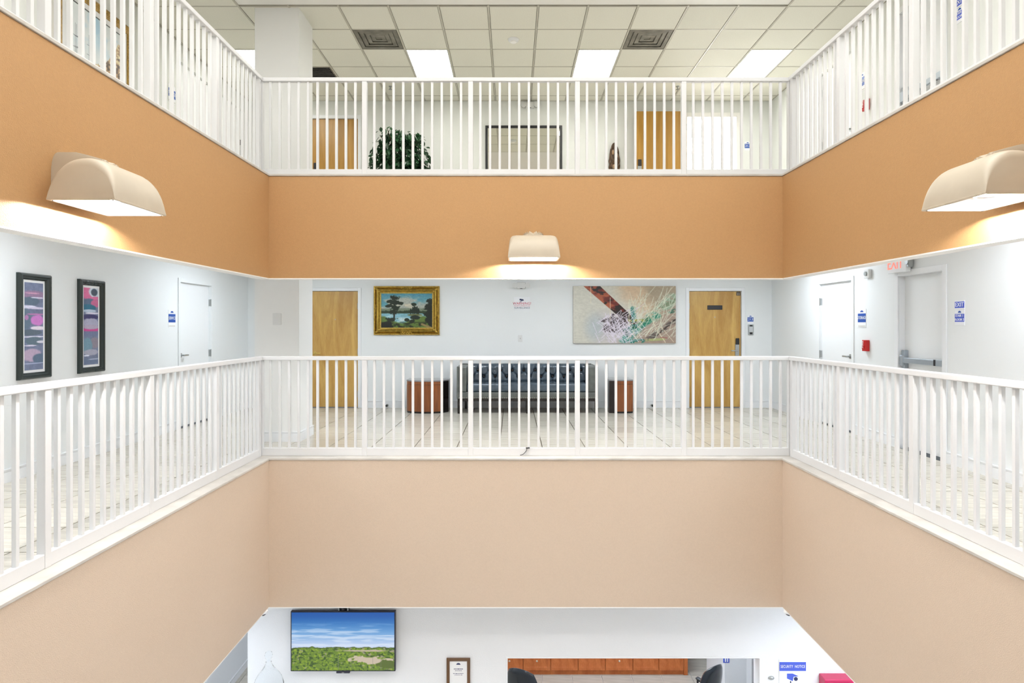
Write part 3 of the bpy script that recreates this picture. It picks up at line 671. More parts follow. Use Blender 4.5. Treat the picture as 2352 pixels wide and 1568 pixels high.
def hats(sel):
    def f(U, V):
        C = np.zeros(U.shape + (3,)) + np.array((.44, .48, .60)); C = C * (1 + .25 * (fbm(U, V, 6, 30, sel)[..., None] - .5))
        if sel == 1:
            L = [(.5, .14, .7, .05, (.58, .47, .60)), (.4, .12, .4, .008, (.80, .60, .72)), (.35, .21, .45, .05, (.34, .42, .50)), (.7, .17, .35, .008, (.84, .84, .92)), (.2, .28, .45, .02, (.86, .86, .94)), (.7, .29, .5, .012, (.82, .80, .90)), (.1, .42, .25, .12, (.38, .46, .54)), (.7, .43, .36, .06, (.80, .50, .80)), (.6, .36, .5, .008, (.76, .48, .72)), (.12, .40, .10, .03, (.72, .50, .72)), (.75, .52, .42, .022, (.90, .87, .92)), (.3, .57, .6, .035, (.34, .40, .46)), (.5, .62, .7, .008, (.88, .88, .95)), (.5, .67, .45, .05, (.36, .44, .50)), (.9, .68, .25, .015, (.86, .86, .92)), (.3, .72, .35, .008, (.86, .84, .92)), (.4, .83, .5, .075, (.72, .64, .74)), (.8, .87, .38, .055, (.34, .42, .52)), (.5, .925, .8, .006, (.66, .70, .82))]
        else:
            L = [(.25, .06, .55, .09, (.86, .42, .62)), (.75, .05, .42, .07, (.82, .86, .90)), (.72, .055, .22, .045, (.22, .28, .36)), (.85, .13, .4, .02, (.88, .45, .65)), (.35, .20, .5, .06, (.34, .42, .54)), (.8, .20, .30, .05, (.78, .40, .58)), (.3, .26, .5, .045, (.12, .42, .54)), (.4, .30, .45, .02, (.74, .80, .88)), (.6, .33, .5, .012, (.88, .86, .94)), (.4, .38, .7, .035, (.20, .18, .40)), (.5, .46, .55, .065, (.68, .68, .78)), (.5, .545, .7, .022, (.80, .28, .58)), (.5, .51, .55, .03, (.70, .66, .76)), (.5, .60, .7, .035, (.42, .46, .60)), (.75, .72, .35, .07, (.55, .52, .58)), (.25, .76, .35, .11, (.44, .58, .66)), (.5, .84, .5, .04, (.66, .66, .74)), (.2, .88, .2, .01, (.88, .90, .96)), (.5, .95, .6, .04, (.40, .46, .58)), (.7, .93, .4, .008, (.70, .74, .84))]
        for k, (x, y, rx, ry, c) in enumerate(L): C = mix(C, c, blob(U, V, x, y, rx, ry, k + 3, .12, 5))
        return C * (1 + .12 * (fbm(U, V, 24, 60, 60)[..., None] - .5))
    return f
def harbour(U, V):
    C = np.zeros(U.shape + (3,)) + np.array((.90, .93, .94)); C = mix(C, (.72, .85, .93), ss(.45, .65, fbm(U, V, 4, 4, 2)) * ss(.6, .2, V))
    sk_ = ss(.0, .02, V - (.62 - .5 * ss(.55, .98, U) + .10 * (fbm(U, V, 20, 2, 4) - .5)))
    C = mix(C, (.72, .58, .42), sk_ * (U > .45)); C = mix(C, (.36, .28, .20), sk_ * (U > .45) * ss(.52, .6, fbm(U, V, 24, 30, 6))); C = mix(C, (.92, .86, .68), sk_ * (U > .45) * ss(.56, .64, fbm(U, V, 18, 24, 8)))
    r = np.random.default_rng(3)
    for x in (.13, .155, .19, .24, .36):
        C = mix(C, (.28, .30, .36), stroke(U, V, x, .25 + r.random() * .2, x, .95, .004))
        for k in range(3): y = .42 + .13 * k + r.random() * .04; C = mix(C, (.35, .37, .42), stroke(U, V, x - .035, y, x + .035, y, .004))
    C = mix(C, (.25, .25, .30), blob(U, V, .18, .76, .07, .08, 5, .9, 20)); C = mix(C, (.80, .86, .88), (V > .88) * .8)
    return C
def tvpic(U, V):
    C = np.zeros(U.shape + (3,)) + np.array((.02, .33, .66)); C = mix(C, (.42, .63, .84), ss(.0, .40, V)); C = mix(C, (.76, .82, .93), ss(.30, .62, V))
    n = fbm(U, V, 4, 30, 3); C = mix(C, (.86, .90, .96), ss(.52, .72, n + .25 * V - .04) * ss(.12, .4, V) * .65)
    g = V + .05 * (fbm(U, V, 20, 2, 4) - .5)
    ground = ss(.600, .612, g); C = mix(C, (.60, .58, .48), ground)
    bush = fbm(U, V, 30, 24, 7); C = mix(C, (.40, .52, .14), ground * ss(.36, .46, bush + .22 * (V - .75) + .12 * (.5 - U) + .1)); C = mix(C, (.62, .72, .12), ground * ss(.56, .66, fbm(U, V, 70, 50, 9)) * .6)
    C = mix(C, (.10, .22, .04), ground * ss(.54, .66, fbm(U, V, 50, 40, 12)) * .7); C = mix(C, (.24, .32, .14), ss(.598, .606, g) * ss(.625, .612, g) * .8)
    C = mix(C, (.78, .72, .64), blob(U, V, .80, .83, .20, .055, 5, 1.1, 16)); C = mix(C, (.74, .68, .60), blob(U, V, .72, .66, .25, .012, 5, .6, 10)); C = mix(C, (.32, .40, .12), blob(U, V, .93, .90, .10, .07, 8, .7, 18))
    for x in (.455, .58, .79, .87): C = mix(C, (.45, .47, .40), stroke(U, V, x, .74, x, .98, .0035) * .7)
    return C

def ovals(): pass
# gilt landscape on the back wall
k2 = YB
t = thing('painting', 'gold-framed lake landscape painting on the middle back wall', 'painting', (PX(934.5, k2), YB, PZ(769, k2)))
W_, H_ = 151 * YB / F, 112 * YB / F
mitre(MB(), -W_ / 2, W_ / 2, 0, H_, [(0, 0), (0, .03), (.010, .045), (.024, .045), (.034, .018), (.044, .022), (.054, .055), (.070, .068), (.086, .055), (.098, .036), (.11, .034), (.118, .0)]).build('frame', M_gold, t)
orn = MB()
for sx in (-1, 1):
    for sz in (0, 1):
        for k in range(5): orn.sph((sx * (W_ / 2 - .05 - .012 * k), -.05, (.05 + .010 * k) if not sz else H_ - .05 - .010 * k), .020, 1.2, .6, 1, 8, 6)
for k in range(9):
    a = -.09 + .0225 * k
    orn.sph((a, -.048, .035 + .008 * (k % 2)), .014, 1, .8, 1, 8, 6).sph((a, -.048, H_ - .035 - .008 * (k % 2)), .014, 1, .8, 1, 8, 6)
    orn.sph((-W_ / 2 + .04, -.048, H_ / 2 + a), .013, 1, .8, 1, 8, 6).sph((W_ / 2 - .04, -.048, H_ / 2 + a), .013, 1, .8, 1, 8, 6)
orn.build('carved_ornament', M_gold, t, True)['kind'] = 'stuff'
fbox(MB(), -W_ / 2 + .112, W_ / 2 - .112, .112, H_ - .112, .016, -.032, 0).build('inner_lip', M_gold2, t)
picture('canvas', W_ - .256, H_ - .256, 240, 160, landscape, M_paint, t, -(W_ - .256) / 2, -.012, .128)
# abstract canvas
W_, H_ = 235 * YB / F, 131 * YB / F
t = thing('painting', 'large unframed abstract canvas with rust band and teal strokes', 'painting', (PX(1433.5, YB), YB - .003, PZ(788, YB)))
MB().box(-W_ / 2, W_ / 2, -.04, 0, 0, H_, .003).build('stretched_canvas', mat('canvas_edge', (.62, .58, .50), .7), t)
picture('painted_face', W_ - .006, H_ - .006, 330, 190, abstract, M_paint, t, -W_ / 2 + .003, -.0415, .003)
# two tall hat prints on left wall
for a, b, s, l in ((5.95, 6.36, 1, 'tall black-framed print of grey and lilac hats, nearer the camera'), (6.785, 7.195, 2, 'tall black-framed print with pink and magenta shapes, farther from camera')):
    t = thing('framed_print', l, 'picture', (XL, (a + b) / 2, .915), 90, 'tall black-framed prints')
    h, wq = 1.0, (b - a)
    mitre(MB(), -wq / 2, wq / 2, 0, h, [(0, 0), (0, .03), (.010, .045), (.025, .046), (.035, .034), (.050, .030), (.060, .018), (.062, 0)]).build('frame', M_blackframe, t)
    MB().box(-wq / 2 + .06, wq / 2 - .06, -.012, -.004, .06, h - .06).build('mat_board', M_mat, t)
    picture('print', wq - .17, h - .17, 60, 230, hats(s), M_print, t, -(wq - .17) / 2, -.0135, .085)
# harbour painting top storey
t = thing('painting', 'large gold-framed harbour painting behind the top left railing', 'painting', (XL, 7.085, 3.84), 90)
W_, H_ = 1.27, 1.12
mitre(MB(), -W_ / 2, W_ / 2, 0, H_, [(0, 0), (0, .04), (.02, .05), (.05, .03), (.085, .02), (.09, 0)]).build('frame', mat('gilt_frame_speckled', (.40, .25, .06), .4, metal=.4, bump=.8, bscale=70, var=.4, vscale=60), t)
MB().box(-W_ / 2 + .088, W_ / 2 - .088, -.014, -.004, .088, H_ - .088).build('linen_liner', M_mat, t)
fbox(MB(), -W_ / 2 + .15, W_ / 2 - .15, .15, H_ - .15, .012, -.02, -.014, .001).build('inner_lip', mat('pewter_lip', (.12, .14, .14), .4), t)
picture('canvas', W_ - .324, H_ - .324, 200, 170, harbour, M_paint, t, -(W_ - .324) / 2, -.0155, .162)
# mirror top storey
W_ = 176 * YB / F
t = thing('wall_mirror', 'large black-framed mirror on the top back wall', 'mirror', (PX(1203, YB), YB, 3.62))
H_ = PZ(288, YB - .03) - 3.62
mitre(MB(), -W_ / 2, W_ / 2, 0, H_, [(0, 0), (0, .03), (.008, .035), (.036, .035), (.042, .02), (.044, 0)]).build('frame', M_black, t)
MB().box(-W_ / 2 + .04, W_ / 2 - .04, -.012, -.004, .04, H_ - .04).build('mirror_glass', M_mirror, t)

# ------------------------------------------------------------------ small wall fittings
def emergency(lab, x, z, kk=YB):
    t = thing('emergency_light', lab, 'light', (x, YB, z), 0)
    MB().box(-.075, .075, -.06, 0, -.055, .055, .008, 2).build('battery_box', M_fit, t)
    MB().box(-.02, .02, -.064, -.05, -.056, -.048).build('test_button', M_black, t)
    for s in (-1, 1):
        MB().cyl((s * .11, -.02, 0), (s * .11, -.085, .0), .040, .046, n=20).cyl((s * .11, -.086, 0), (s * .11, -.090, 0), .030, n=20).box(s * .075 - .01, s * .075 + .01, -.03, -.01, -.015, .015).build('lamp_head', M_fit, t, True)
emergency('white twin-head emergency light above the camera warning sign', PX(1197, YB), PZ(656, YB))
emergency('white twin-head emergency light above the top-storey mirror', PX(1217, YB), PZ(243, YB))
t = thing('warning_sign', 'small white camera-surveillance warning sign with red lettering', 'sign', (PX(1199, YB), YB, PZ(697, YB)))
MB().box(-.14, .14, -.004, 0, -.115, .115, .001).build('sign_plate', M_signw, t)
text('WARNING!', .062, M_inkred, t, 0, -.005, 0); text('SECURITY CAMERAS IN USE', .022, M_inkred, t, 0, -.005, -.04); text('SURVEILLANCE', .040, M_ink, t, 0, -.005, -.075)
MB().prismy([(-.04, .085), (.02, .075), (.035, .055), (.0, .045), (-.045, .06)], -.006, -.004).prismy([(-.01, .05), (.0, .05), (-.02, .025), (-.04, .025), (-.04, .033), (-.022, .035)], -.006, -.004).build('camera_symbol', M_ink, t)
t = thing('light_switch', 'white blank switch plate below the warning sign', 'switch', (PX(1195, YB), YB, PZ(777, YB)))
MB().box(-.036, .036, -.006, 0, -.06, .06, .002).build('cover_plate', M_fit, t); MB().box(-.006, .006, -.014, -.006, -.01, .01).build('toggle', M_steel, t)
t = thing('access_panel', 'small white access panel on the front of column', 'panel', (PX(636.5, 7.9), 7.90, PZ(732.5, 7.9)))
MB().box(-.052, .052, -.010, 0, -.07, .07, .002).build('panel_door', M_fit, t)
def stopper(x, lab):
    t = thing('door_stop', lab, 'door stop', (x, YB - .016, .045))
    MB().cyl((0, 0, 0), (0, -.012, 0), .022, n=12).cyl((0, -.012, 0), (0, -.06, 0), .010, n=10).build('door_stop_body', M_steel, t); MB().cyl((0, -.06, 0), (0, -.075, 0), .02, n=12).build('rubber_tip', M_black, t)
stopper(PX(890, YB), 'small door stop on baseboard left of the left side table'); stopper(PX(1497, YB), 'small door stop on baseboard right of the sofa')

def roomsign(lab, side, along, z, w_, h_, txt, cat='sign', mode='room'):
    loc = {'B': (along, YB, z), 'L': (XL, along, z), 'R': (XR, along, z)}[side]; rz = {'B': 0, 'L': 90, 'R': -90}[side]
    t = thing('wall_sign', lab, cat, loc, rz)
    MB().box(-w_ / 2, w_ / 2, -.005, 0, 0, h_, .001).build('sign_plate', M_signw, t)
    # sunrise mark over the blue field
    mk = MB(); mk.prismy([(w_ * .20 * math.cos(math.pi * i / 8), h_ * .83 + h_ * .10 * math.sin(math.pi * i / 8)) for i in range(9)], -.0065, -.005); mk.build('sun_emblem', M_blue, t)
    MB().box(-w_ / 2 + .002, w_ / 2 - .002, -.0065, -.005, h_ * .28, h_ * .76).build('blue_field', M_blue, t)
    text(txt, h_ * (.40 if mode == 'room' else .24), M_signw, t, 0, -.0078, h_ * .52, sx=(.95 if mode == 'room' else .85))
    if mode != 'room': MB().box(-w_ / 2 + .01, w_ / 2 - .01, -.006, -.005, .012, .022).build('braille_strip', M_tbar, t)
roomsign('small blue room-number sign 213 above the keypad', 'B', PX(1723.5, YB), PZ(744, YB), .105, .155, '213')
roomsign('small blue room-number sign 313 right of the open doorway', 'B', PX(1717, YB), PZ(346, YB), .105, .155, '313')
t = thing('keypad', 'grey wall keypad below room sign 213', 'keypad', (PX(1724, YB), YB, PZ(769, YB)))
MB().box(-.045, .045, -.022, 0, 0, .18, .004).build('keypad_body', M_steel, t); MB().box(-.024, .024, -.025, -.022, .15, .172).build('display', M_black, t); MB().box(-.024, .024, -.025, -.022, .012, .045).build('card_slot', M_black, t)
for i in range(3):
    for j in range(4): MB().box(-.028 + i * .021, -.014 + i * .021, -.026, -.022, .058 + j * .022, .072 + j * .022).build('key', M_signw, t)
roomsign('white-and-blue service sign beside the left wall door, middle storey', 'L', 8.67, 1.40, .18, .235, 'SERVICE', mode='w')
roomsign('white-and-blue service sign beside the left wall door, top storey', 'L', 8.67, 4.42, .18, .235, 'SERVICE', mode='w')
roomsign('white-and-blue storage sign above the red fire alarm, middle storey', 'R', 8.28, 1.40, .19, .235, 'STORAGE', mode='w')
roomsign('white-and-blue storage sign above the red fire alarm, top storey', 'R', 8.28, 4.43, .19, .235, 'STORAGE', mode='w')
for z, st, fl_ in ((0, 'middle', 'FLOOR 2'), (H3, 'top', 'FLOOR 3')):
    t = thing('exit_notice', f'blue EXIT plaque on right wall, {st} storey', 'sign', (XR, 6.47, z + 1.585), -90)
    MB().box(-.07, .07, -.006, 0, 0, .09, .001).build('sign_plate', M_signw, t); MB().box(-.068, .068, -.0075, -.006, .014, .078).build('blue_field', M_blue2, t)
    text('EXIT', .060, M_signw, t, 0, -.009, .046)
    t = thing('stair_notice', f'blue stair and floor plaque under the EXIT plaque, {st} storey', 'sign', (XR, 6.47, z + 1.425), -90)
    MB().box(-.07, .07, -.006, 0, 0, .155, .001).build('sign_plate', M_signw, t); MB().box(-.068, .068, -.0075, -.006, .035, .115).build('blue_field', M_blue2, t)
    MB().prismy([(.022 * math.cos(math.pi * i / 8), .126 + .02 * math.sin(math.pi * i / 8)) for i in range(9)], -.0075, -.006).build('sun_emblem', M_blue, t)
    text('STAIR 1', .034, M_signw, t, 0, -.009, .096); text(fl_, .034, M_signw, t, 0, -.009, .056)
    t = thing('fire_alarm_pull', f'red fire alarm pull station on right wall, {st} storey', 'alarm', (XR, 8.15, z + 1.10), -90)
    MB().box(-.045, .045, -.05, 0, 0, .14, .004).build('alarm_body', M_red, t); MB().box(-.038, .015, -.058, -.05, .03, .07, .002).build('pull_bar', M_red, t)
    text('FIRE', .05, M_signw, t, -.012, -.0595, .085, rot=90)
t = thing('strobe_alarm', 'small white strobe alarm high on right wall', 'alarm', (XR, PX(0, 0) + 8.11, 2.02), -90)
MB().box(-.055, .055, -.045, 0, 0, .11, .006).build('strobe_body', M_fit, t); MB().cyl((0, -.045, .055), (0, -.06, .055), .028, n=18).build('strobe_lens', M_steel, t, True)
t = thing('exit_sign', 'lit white EXIT sign with red letters above the exit door', 'sign', (XR, 7.40, 2.03), -90)
MB().box(-.19, .16, -.075, -.016, 0, .21, .006).build('sign_box', M_trim, t); text('EXIT', .20, M_exit, t, -.045, -.077, .108, sx=.74)
MB().box(.165, .20, -.07, -.016, .05, .16, .004).cyl((.18, -.07, .105), (.18, -.085, .105), .03, n=14).build('lamp_head', M_steel, t)

# loose cable end on the back railing
t = thing('cable', 'short black cable end tied to the middle back railing base', 'cable', (PX(1205, RB), RB - .022, .0))
MB().tube([(-.05, -.012, .012), (-.02, -.014, .02), (.0, -.014, .038), (.018, -.014, .06), (.026, -.014, .088)], .003, 6).build('wire', M_black, t)
MB().box(.012, .055, -.022, -.006, .085, .10, .003).build('clip', M_black, t)

# carved wooden wall ornament, top storey
t = thing('wooden_carving', 'dark carved oval wooden wall ornament left of open door', 'sculpture', (PX(1410, YB), YB, 3.90))
bm = bmesh.new(); bmesh.ops.create_uvsphere(bm, u_segments=48, v_segments=60, radius=1)
for v in bm.verts:
    z = v.co.z; a = math.atan2(v.co.y, v.co.x)
    g = .10 * math.sin(z * 15 + 2.2 * math.sin(3 * a)) + .06 * math.sin(9 * a + z * 6)
    v.co.x *= .095 * (1 + g * .5) * (1 - .12 * z); v.co.y = v.co.y * .055 * (1 + g * 2) - .05; v.co.z = .35 + z * .33
mb = MB(); mb.merge(bm); mb.build('carved_body', M_carve, t, True)
MB().sph((-.01, -.10, .25), .03, 1, .6, 1.5).sph((.03, -.10, .45), .022, 1, .6, 2.2).sph((-.03, -.10, .50), .018, 1, .6, 2.6).build('carved_relief', mat('lighter_carved_wood', (.35, .22, .12), .4), t, True)  # raised relief in a lighter brown than the carved body

# ------------------------------------------------------------------ ficus
t = thing('potted_ficus', 'bushy green ficus tree in pot left of the mirror', 'plant', (PX(914, 10.65), 10.65, 3.03))
MB().lathe([(.14, 0), (.17, .26), (.19, .28), (.19, .31), (.17, .31), (.16, .28)]).build('pot', M_pot, t, True)
MB().lathe([(.155, .24), (.155, .27)], n=20).build('soil', M_bark, t)
tr = MB(); tips = []
rr = random.Random(4)
for k in range(4):
    a = k * 1.6; p = Vector((.03 * math.cos(a), .03 * math.sin(a), .26)); q = Vector((.09 * math.cos(a), .07 * math.sin(a), .95)); tr.tube([p, (p + q) / 2 + Vector((.02, 0, 0)), q], .014, 7)
    for j in range(7):
        b = rr.uniform(0, 6.28); r_ = rr.uniform(.2, .46); e = Vector((r_ * math.cos(b), .42 * r_ * math.sin(b), rr.uniform(.85, 1.62))); m_ = (q + e) / 2 + Vector((0, 0, .08)); tr.tube([q, m_, e], .006, 5); tips.append(e)
tr.build('trunk', M_bark, t)
lv = bmesh.new()
pr = [(0, 0), (.25, .5), (.42, .62), (.62, .55), (.85, .25), (1, 0)]
up = [lv.verts.new((x, w_ * .40, -.10 * x * x + .0)) for x, w_ in pr]; dnv = [lv.verts.new((x, -w_ * .40, -.10 * x * x)) for x, w_ in pr[1:-1]]; md = [lv.verts.new((x, 0, -.10 * x * x - .06)) for x, w_ in pr[1:-1]]
up_m = up[1:-1]
for A_ in (up_m, dnv):
    lv.faces.new((up[0], md[0], A_[0])); lv.faces.new((up[-1], A_[-1], md[-1]))
    for i in range(3): lv.faces.new((md[i], md[i + 1], A_[i + 1], A_[i]))
leaf_me = bpy.data.meshes.new('leaf'); lv.to_mesh(leaf_me); leaf_me.materials.append(M_leaf)
def leafmat():
    while True:
        x, y, z = rr.uniform(-1, 1), rr.uniform(-1, 1), rr.uniform(-1, 1)
        if x * x + y * y + z * z < 1: break
    z0 = 1.18 + z * .47; w_ = .47 * (1 - .32 * max(0, z)) * (.95 + .22 * math.sin(9 * math.atan2(y, x) + z * 5))
    p = Vector((x * w_ + .03, y * .30, z0))
    if rr.random() < .10:
        q = rr.choice(tips); p = q + Vector((rr.gauss(0, .05), rr.gauss(0, .04), rr.gauss(0, .05)))
    s = rr.uniform(.08, .12)
    yaw = math.atan2(p.y, p.x) + rr.gauss(0, .9)
    return Matrix.Translation(p) @ Matrix.Rotation(yaw, 4, 'Z') @ Matrix.Rotation(rr.uniform(.2, 1.3), 4, 'Y') @ Matrix.Rotation(rr.gauss(0, .6), 4, 'X') @ Matrix.Scale(s, 4)
ms = [leafmat() for _ in range(1500)]
ms.sort(key=lambda m_: m_.translation.y - .25 * m_.translation.z)
for m_ in ms[:290]:
    o = bpy.data.objects.new('leaf', leaf_me); COL.objects.link(o); o.parent = t; o.matrix_local = m_
fb = bmesh.new()
for m_ in ms[290:]:
    n0 = len(fb.verts); fb.from_mesh(leaf_me); fb.verts.ensure_lookup_table()
    for v in fb.verts[n0:]: v.co = m_ @ v.co
mb = MB(); mb.bm.free(); mb.bm = fb; o = mb.build('foliage', M_leaf, t); o['kind'] = 'stuff'

# ------------------------------------------------------------------ sofa
SXc, SY0, SY1 = PX(1211.5, 10.4), 10.42, 11.13
t = thing('sofa', 'slate leather tuxedo sofa with tufted back against middle wall', 'sofa', (SXc, SY0, 0))
HW, DP, TZ = 1.13, SY1 - SY0, .775
MB().box(-HW, HW, .0, DP, .20, .245, .004).build('base_plinth', M_blk, t)
MB().box(-HW + .015, HW - .015, .0, .68, .245, .345, .012, 3).build('seat_rail', M_leatherg, t, True)
MB().box(-HW + .15, HW - .15, .004, .56, .347, .485, .035, 4).build('seat_cushion', M_leather, t, True)
for s in (-1, 1):
    a, b = (s * HW, s * (HW - .145)); x0, x1 = min(a, b), max(a, b)
    arm = MB().box(x0, x1, .01, DP - .02, .345, TZ - .02, .018, 3).build('arm', M_leatherg, t, True)
    xo0, xo1 = (x0 - .012, x0 + .02) if s < 0 else (x1 - .02, x1 + .012)
    MB().box(xo0, xo1, -.004, DP, .24, TZ - .015, .004).build('arm_outer_panel', M_leatherg, arm)
    MB().box(x0 + .03, x1 - .03, .004, .012, .36, TZ - .05, .003).build('arm_front_panel', M_leatherg, arm)
# tufted back
nx, nz = 190, 40; bw, z0_, z1_ = HW - .145, .47, TZ
btn = [(-.92 + .092 + .1945 * k, .665) for k in range(10)] + [(-.92 - .005 + .1945 * k, .56) for k in range(11)]
btn = [b_ for b_ in btn if abs(b_[0]) < bw - .02]
Xg, Zg = np.meshgrid(np.linspace(-bw, bw, nx + 1), np.linspace(z0_, z1_, nz + 1))
D_ = np.full(Xg.shape, 0.055)
D_ *= (1 - (np.abs((Zg - (z0_ + z1_) / 2) / ((z1_ - z0_) / 2)) ** 6) * .7)
for bx, bz_ in btn: D_ -= .05 * np.exp(-(((Xg - bx) ** 2 + (Zg - bz_) ** 2) / .032 ** 2))
def crease(x0, zz0, x1, zz1, dd=.024, w_=.011):
    global D_
    dx, dz = x1 - x0, zz1 - zz0; L2 = dx * dx + dz * dz; tt = np.clip(((Xg - x0) * dx + (Zg - zz0) * dz) / L2, 0, 1)
    D_ = D_ - dd * np.exp(-((Xg - x0 - tt * dx) ** 2 + (Zg - zz0 - tt * dz) ** 2) / w_ ** 2)
for bx, bz_ in btn:
    if bz_ > .6: crease(bx, bz_, bx, TZ); crease(bx, bz_, bx - .097, .56); crease(bx, bz_, bx + .097, .56)
    else: crease(bx, bz_, bx, .47)
D_ += .006 * (fbm((Xg + bw) / (2 * bw), (Zg - z0_) / (z1_ - z0_), 40, 7, 3) - .5)
bm = bmesh.new(); vs = [[bm.verts.new((Xg[j, i], DP - .20 - D_[j, i] + .16 * (Zg[j, i] - z0_), Zg[j, i])) for i in range(nx + 1)] for j in range(nz + 1)]
vb = [[bm.verts.new((Xg[j, i], DP - .01, Zg[j, i])) for i in (0, nx)] for j in (0, nz)]
for j in range(nz):
    for i in range(nx): bm.faces.new((vs[j][i], vs[j][i + 1], vs[j + 1][i + 1], vs[j + 1][i]))
bm.faces.new([vs[nz][i] for i in range(nx + 1)] + [vb[1][1], vb[1][0]]); bm.faces.new([vs[0][i] for i in range(nx, -1, -1)] + [vb[0][0], vb[0][1]])
bm.faces.new([vs[j][0] for j in range(nz, -1, -1)] + [vb[0][0], vb[1][0]]); bm.faces.new([vs[j][nx] for j in range(nz + 1)] + [vb[1][1], vb[0][1]]); bm.faces.new((vb[0][0], vb[1][0], vb[1][1], vb[0][1]))
mb = MB(); mb.bm.free(); mb.bm = bm; bk = mb.build('tufted_back', M_leather, t, True)
for bx, bz_ in btn: MB().sph((bx, DP - .20 - .012 + .16 * (bz_ - z0_), bz_), .021, 1, .5, 1.15, 10, 6).build('button', M_blk, bk, True)
MB().box(-HW + .01, HW - .01, DP - .03, DP, .245, TZ - .005, .006).build('back_panel', M_leatherg, t)
for x, y in ((-HW + .02, .02), (HW - .02, .02), (-HW + .09, DP - .08), (HW - .09, DP - .08), (.0, .30)):
    MB().box(x - .02, x + .02, y - .02, y + .02, 0, .20, .003).build('leg', M_blk, t)
MB().box(-.02, .02, .02, .06, 0, .2, .003).build('leg', M_blk, t)
nl = MB()
for k in range(74): nl.box(-HW + .02 + k * .0305, -HW + .034 + k * .0305, -.003, .002, .248, .260)
nl.build('nailhead_trim', M_nail, t)

# quarter-round side tables
def side_table(lab, x, y, pts_wood, pts_black, h):
    t = thing('side_table', lab, 'table', (x, y, 0), 0, None)
    allp = pts_wood + pts_black[1:]
    MB().prism(allp, .012, h - .02).build('carcass', M_blk, t)
    w_ = [(p[0] * 1.006, p[1] - .004) for p in pts_wood]
    pts = w_ + [(p[0], p[1] + .03) for p in reversed(pts_wood)]
    MB().prism(pts, .03, h - .075).build('veneer_front', M_cherry, t, True)
    MB().prism([(p[0] * 1.004, p[1] - .003) for p in pts_wood] + [(p[0], p[1] + .03) for p in reversed(pts_wood)], h - .07, h - .022).build('veneer_band', M_cherry, t, True)
    MB().prism([(p[0] * 1.015, p[1] * 1.01) for p in allp], h - .02, h, ).build('table_top', M_tabletop, t)
    MB().prism([(p[0] * .99, p[1] * .98 + .005) for p in allp], 0, .012).build('plinth', M_blk, t)
def arc(a0, a1, rx, ry, cx, cy, n=16): return [(cx + rx * math.cos(R(a0 + (a1 - a0) * i / n)), cy + ry * math.sin(R(a0 + (a1 - a0) * i / n))) for i in range(n + 1)]
# left: wide drum, wood for the left three quarters, black right face
YT = 10.42
w1 = arc(195, 318, .345, .22, 0, .22, 22); side_table('wide half-round cherry side table left of the sofa', PX(980, YT + .1), YT, w1, [w1[-1]] + [(.345, .22), (.345, .5), (-.335, .5), (w1[0][0], .22)], .535)
w2 = [(-.075, .0)] + arc(262, 300, .55, .30, .0, .30, 8); w2 = [(p[0], p[1]) for p in w2]; w2 = [(-.068, 0.0), (0, -.008), (.08, -.006), (.15, .006), (.192, .03), (.195, .06)]
t_pts = [w2[-1], (.195, .45), (-.195, .45), (-.195, .03)]
side_table('narrow cherry side table right of the sofa', PX(1427, YT + .05), YT + .04, w2, t_pts, .545)

# ------------------------------------------------------------------ LOBBY
# television
TWd, THt = 241 * (TVY - .08) / F, 138 * (TVY - .08) / F
t = thing('television', 'wall-mounted flat television showing blue sky over green bushes', 'television', (PX(787.5, TVY - .08), TVY, PZ(1542, TVY - .08)))
MB().box(-.25, .25, -.03, -.001, .15, .5).build('wall_bracket', M_black, t)
MB().box(-TWd / 2, TWd / 2, -.075, -.03, 0, THt, .004).build('casing', M_panel, t)
picture('screen', TWd - .024, THt - .024, 300, 170, tvpic, M_screen, t, -TWd / 2 + .012, -.0765, .012)
MB().box(-.075, .075, -.08, -.04, -.02, .002, .003).build('sensor_bar', M_panel, t)
MB().box(-.012, .012, -.0815, -.08, -.014, -.008).build('badge', M_steel, t)
t = thing('webcam', 'small black camera in white bracket above the television', 'camera', (PX(789, TVY - .05), TVY, PZ(1403, TVY - .05)))
MB().box(-.055, -.045, -.06, 0, 0, .05).box(.045, .055, -.06, 0, 0, .05).box(-.055, .055, -.012, 0, 0, .05).build('bracket', M_steel, t)
MB().cyl((0, -.02, .02), (0, -.06, .018), .018, n=14).build('camera_body', M_black, t, True)
# certificate
t = thing('certificate', 'brown-framed certificate on the lobby wall right of television', 'certificate', (PX(1053, TVY), TVY, PZ(1510, TVY) - .36))
W_ = 54 * TVY / F
mitre(MB(), -W_ / 2, W_ / 2, 0, .36, [(0, 0), (0, .02), (.01, .026), (.025, .022), (.034, .014), (.036, 0)]).build('frame', M_frame, t)
MB().box(-W_ / 2 + .034, W_ / 2 - .034, -.008, -.003, .034, .326).build('paper', M_mat, t)
for z, s, tx in ((.235, .030, 'Certificate'), (.215, .012, 'of appreciation'), (.18, .016, 'presented to the staff'), (.16, .013, 'with our thanks')): pass
for z, l_, th in ((.232, .10, .010), (.214, .075, .006), (.182, .12, .006), (.166, .09, .005)): 
    mb = MB(); x = -l_ / 2; q = random.Random(int(z * 1000))
    while x < l_ / 2: w_ = q.uniform(.006, .018); mb.box(x, min(x + w_, l_ / 2), -.009, -.008, z, z + th); x += w_ + .005
    mb.build('text_line', M_ink, t)
MB().prismy([(.024 * math.cos(math.pi * i / 8), .285 + .02 * math.sin(math.pi * i / 8)) for i in range(9)], -.009, -.008).build('sun_emblem', M_ink, t)
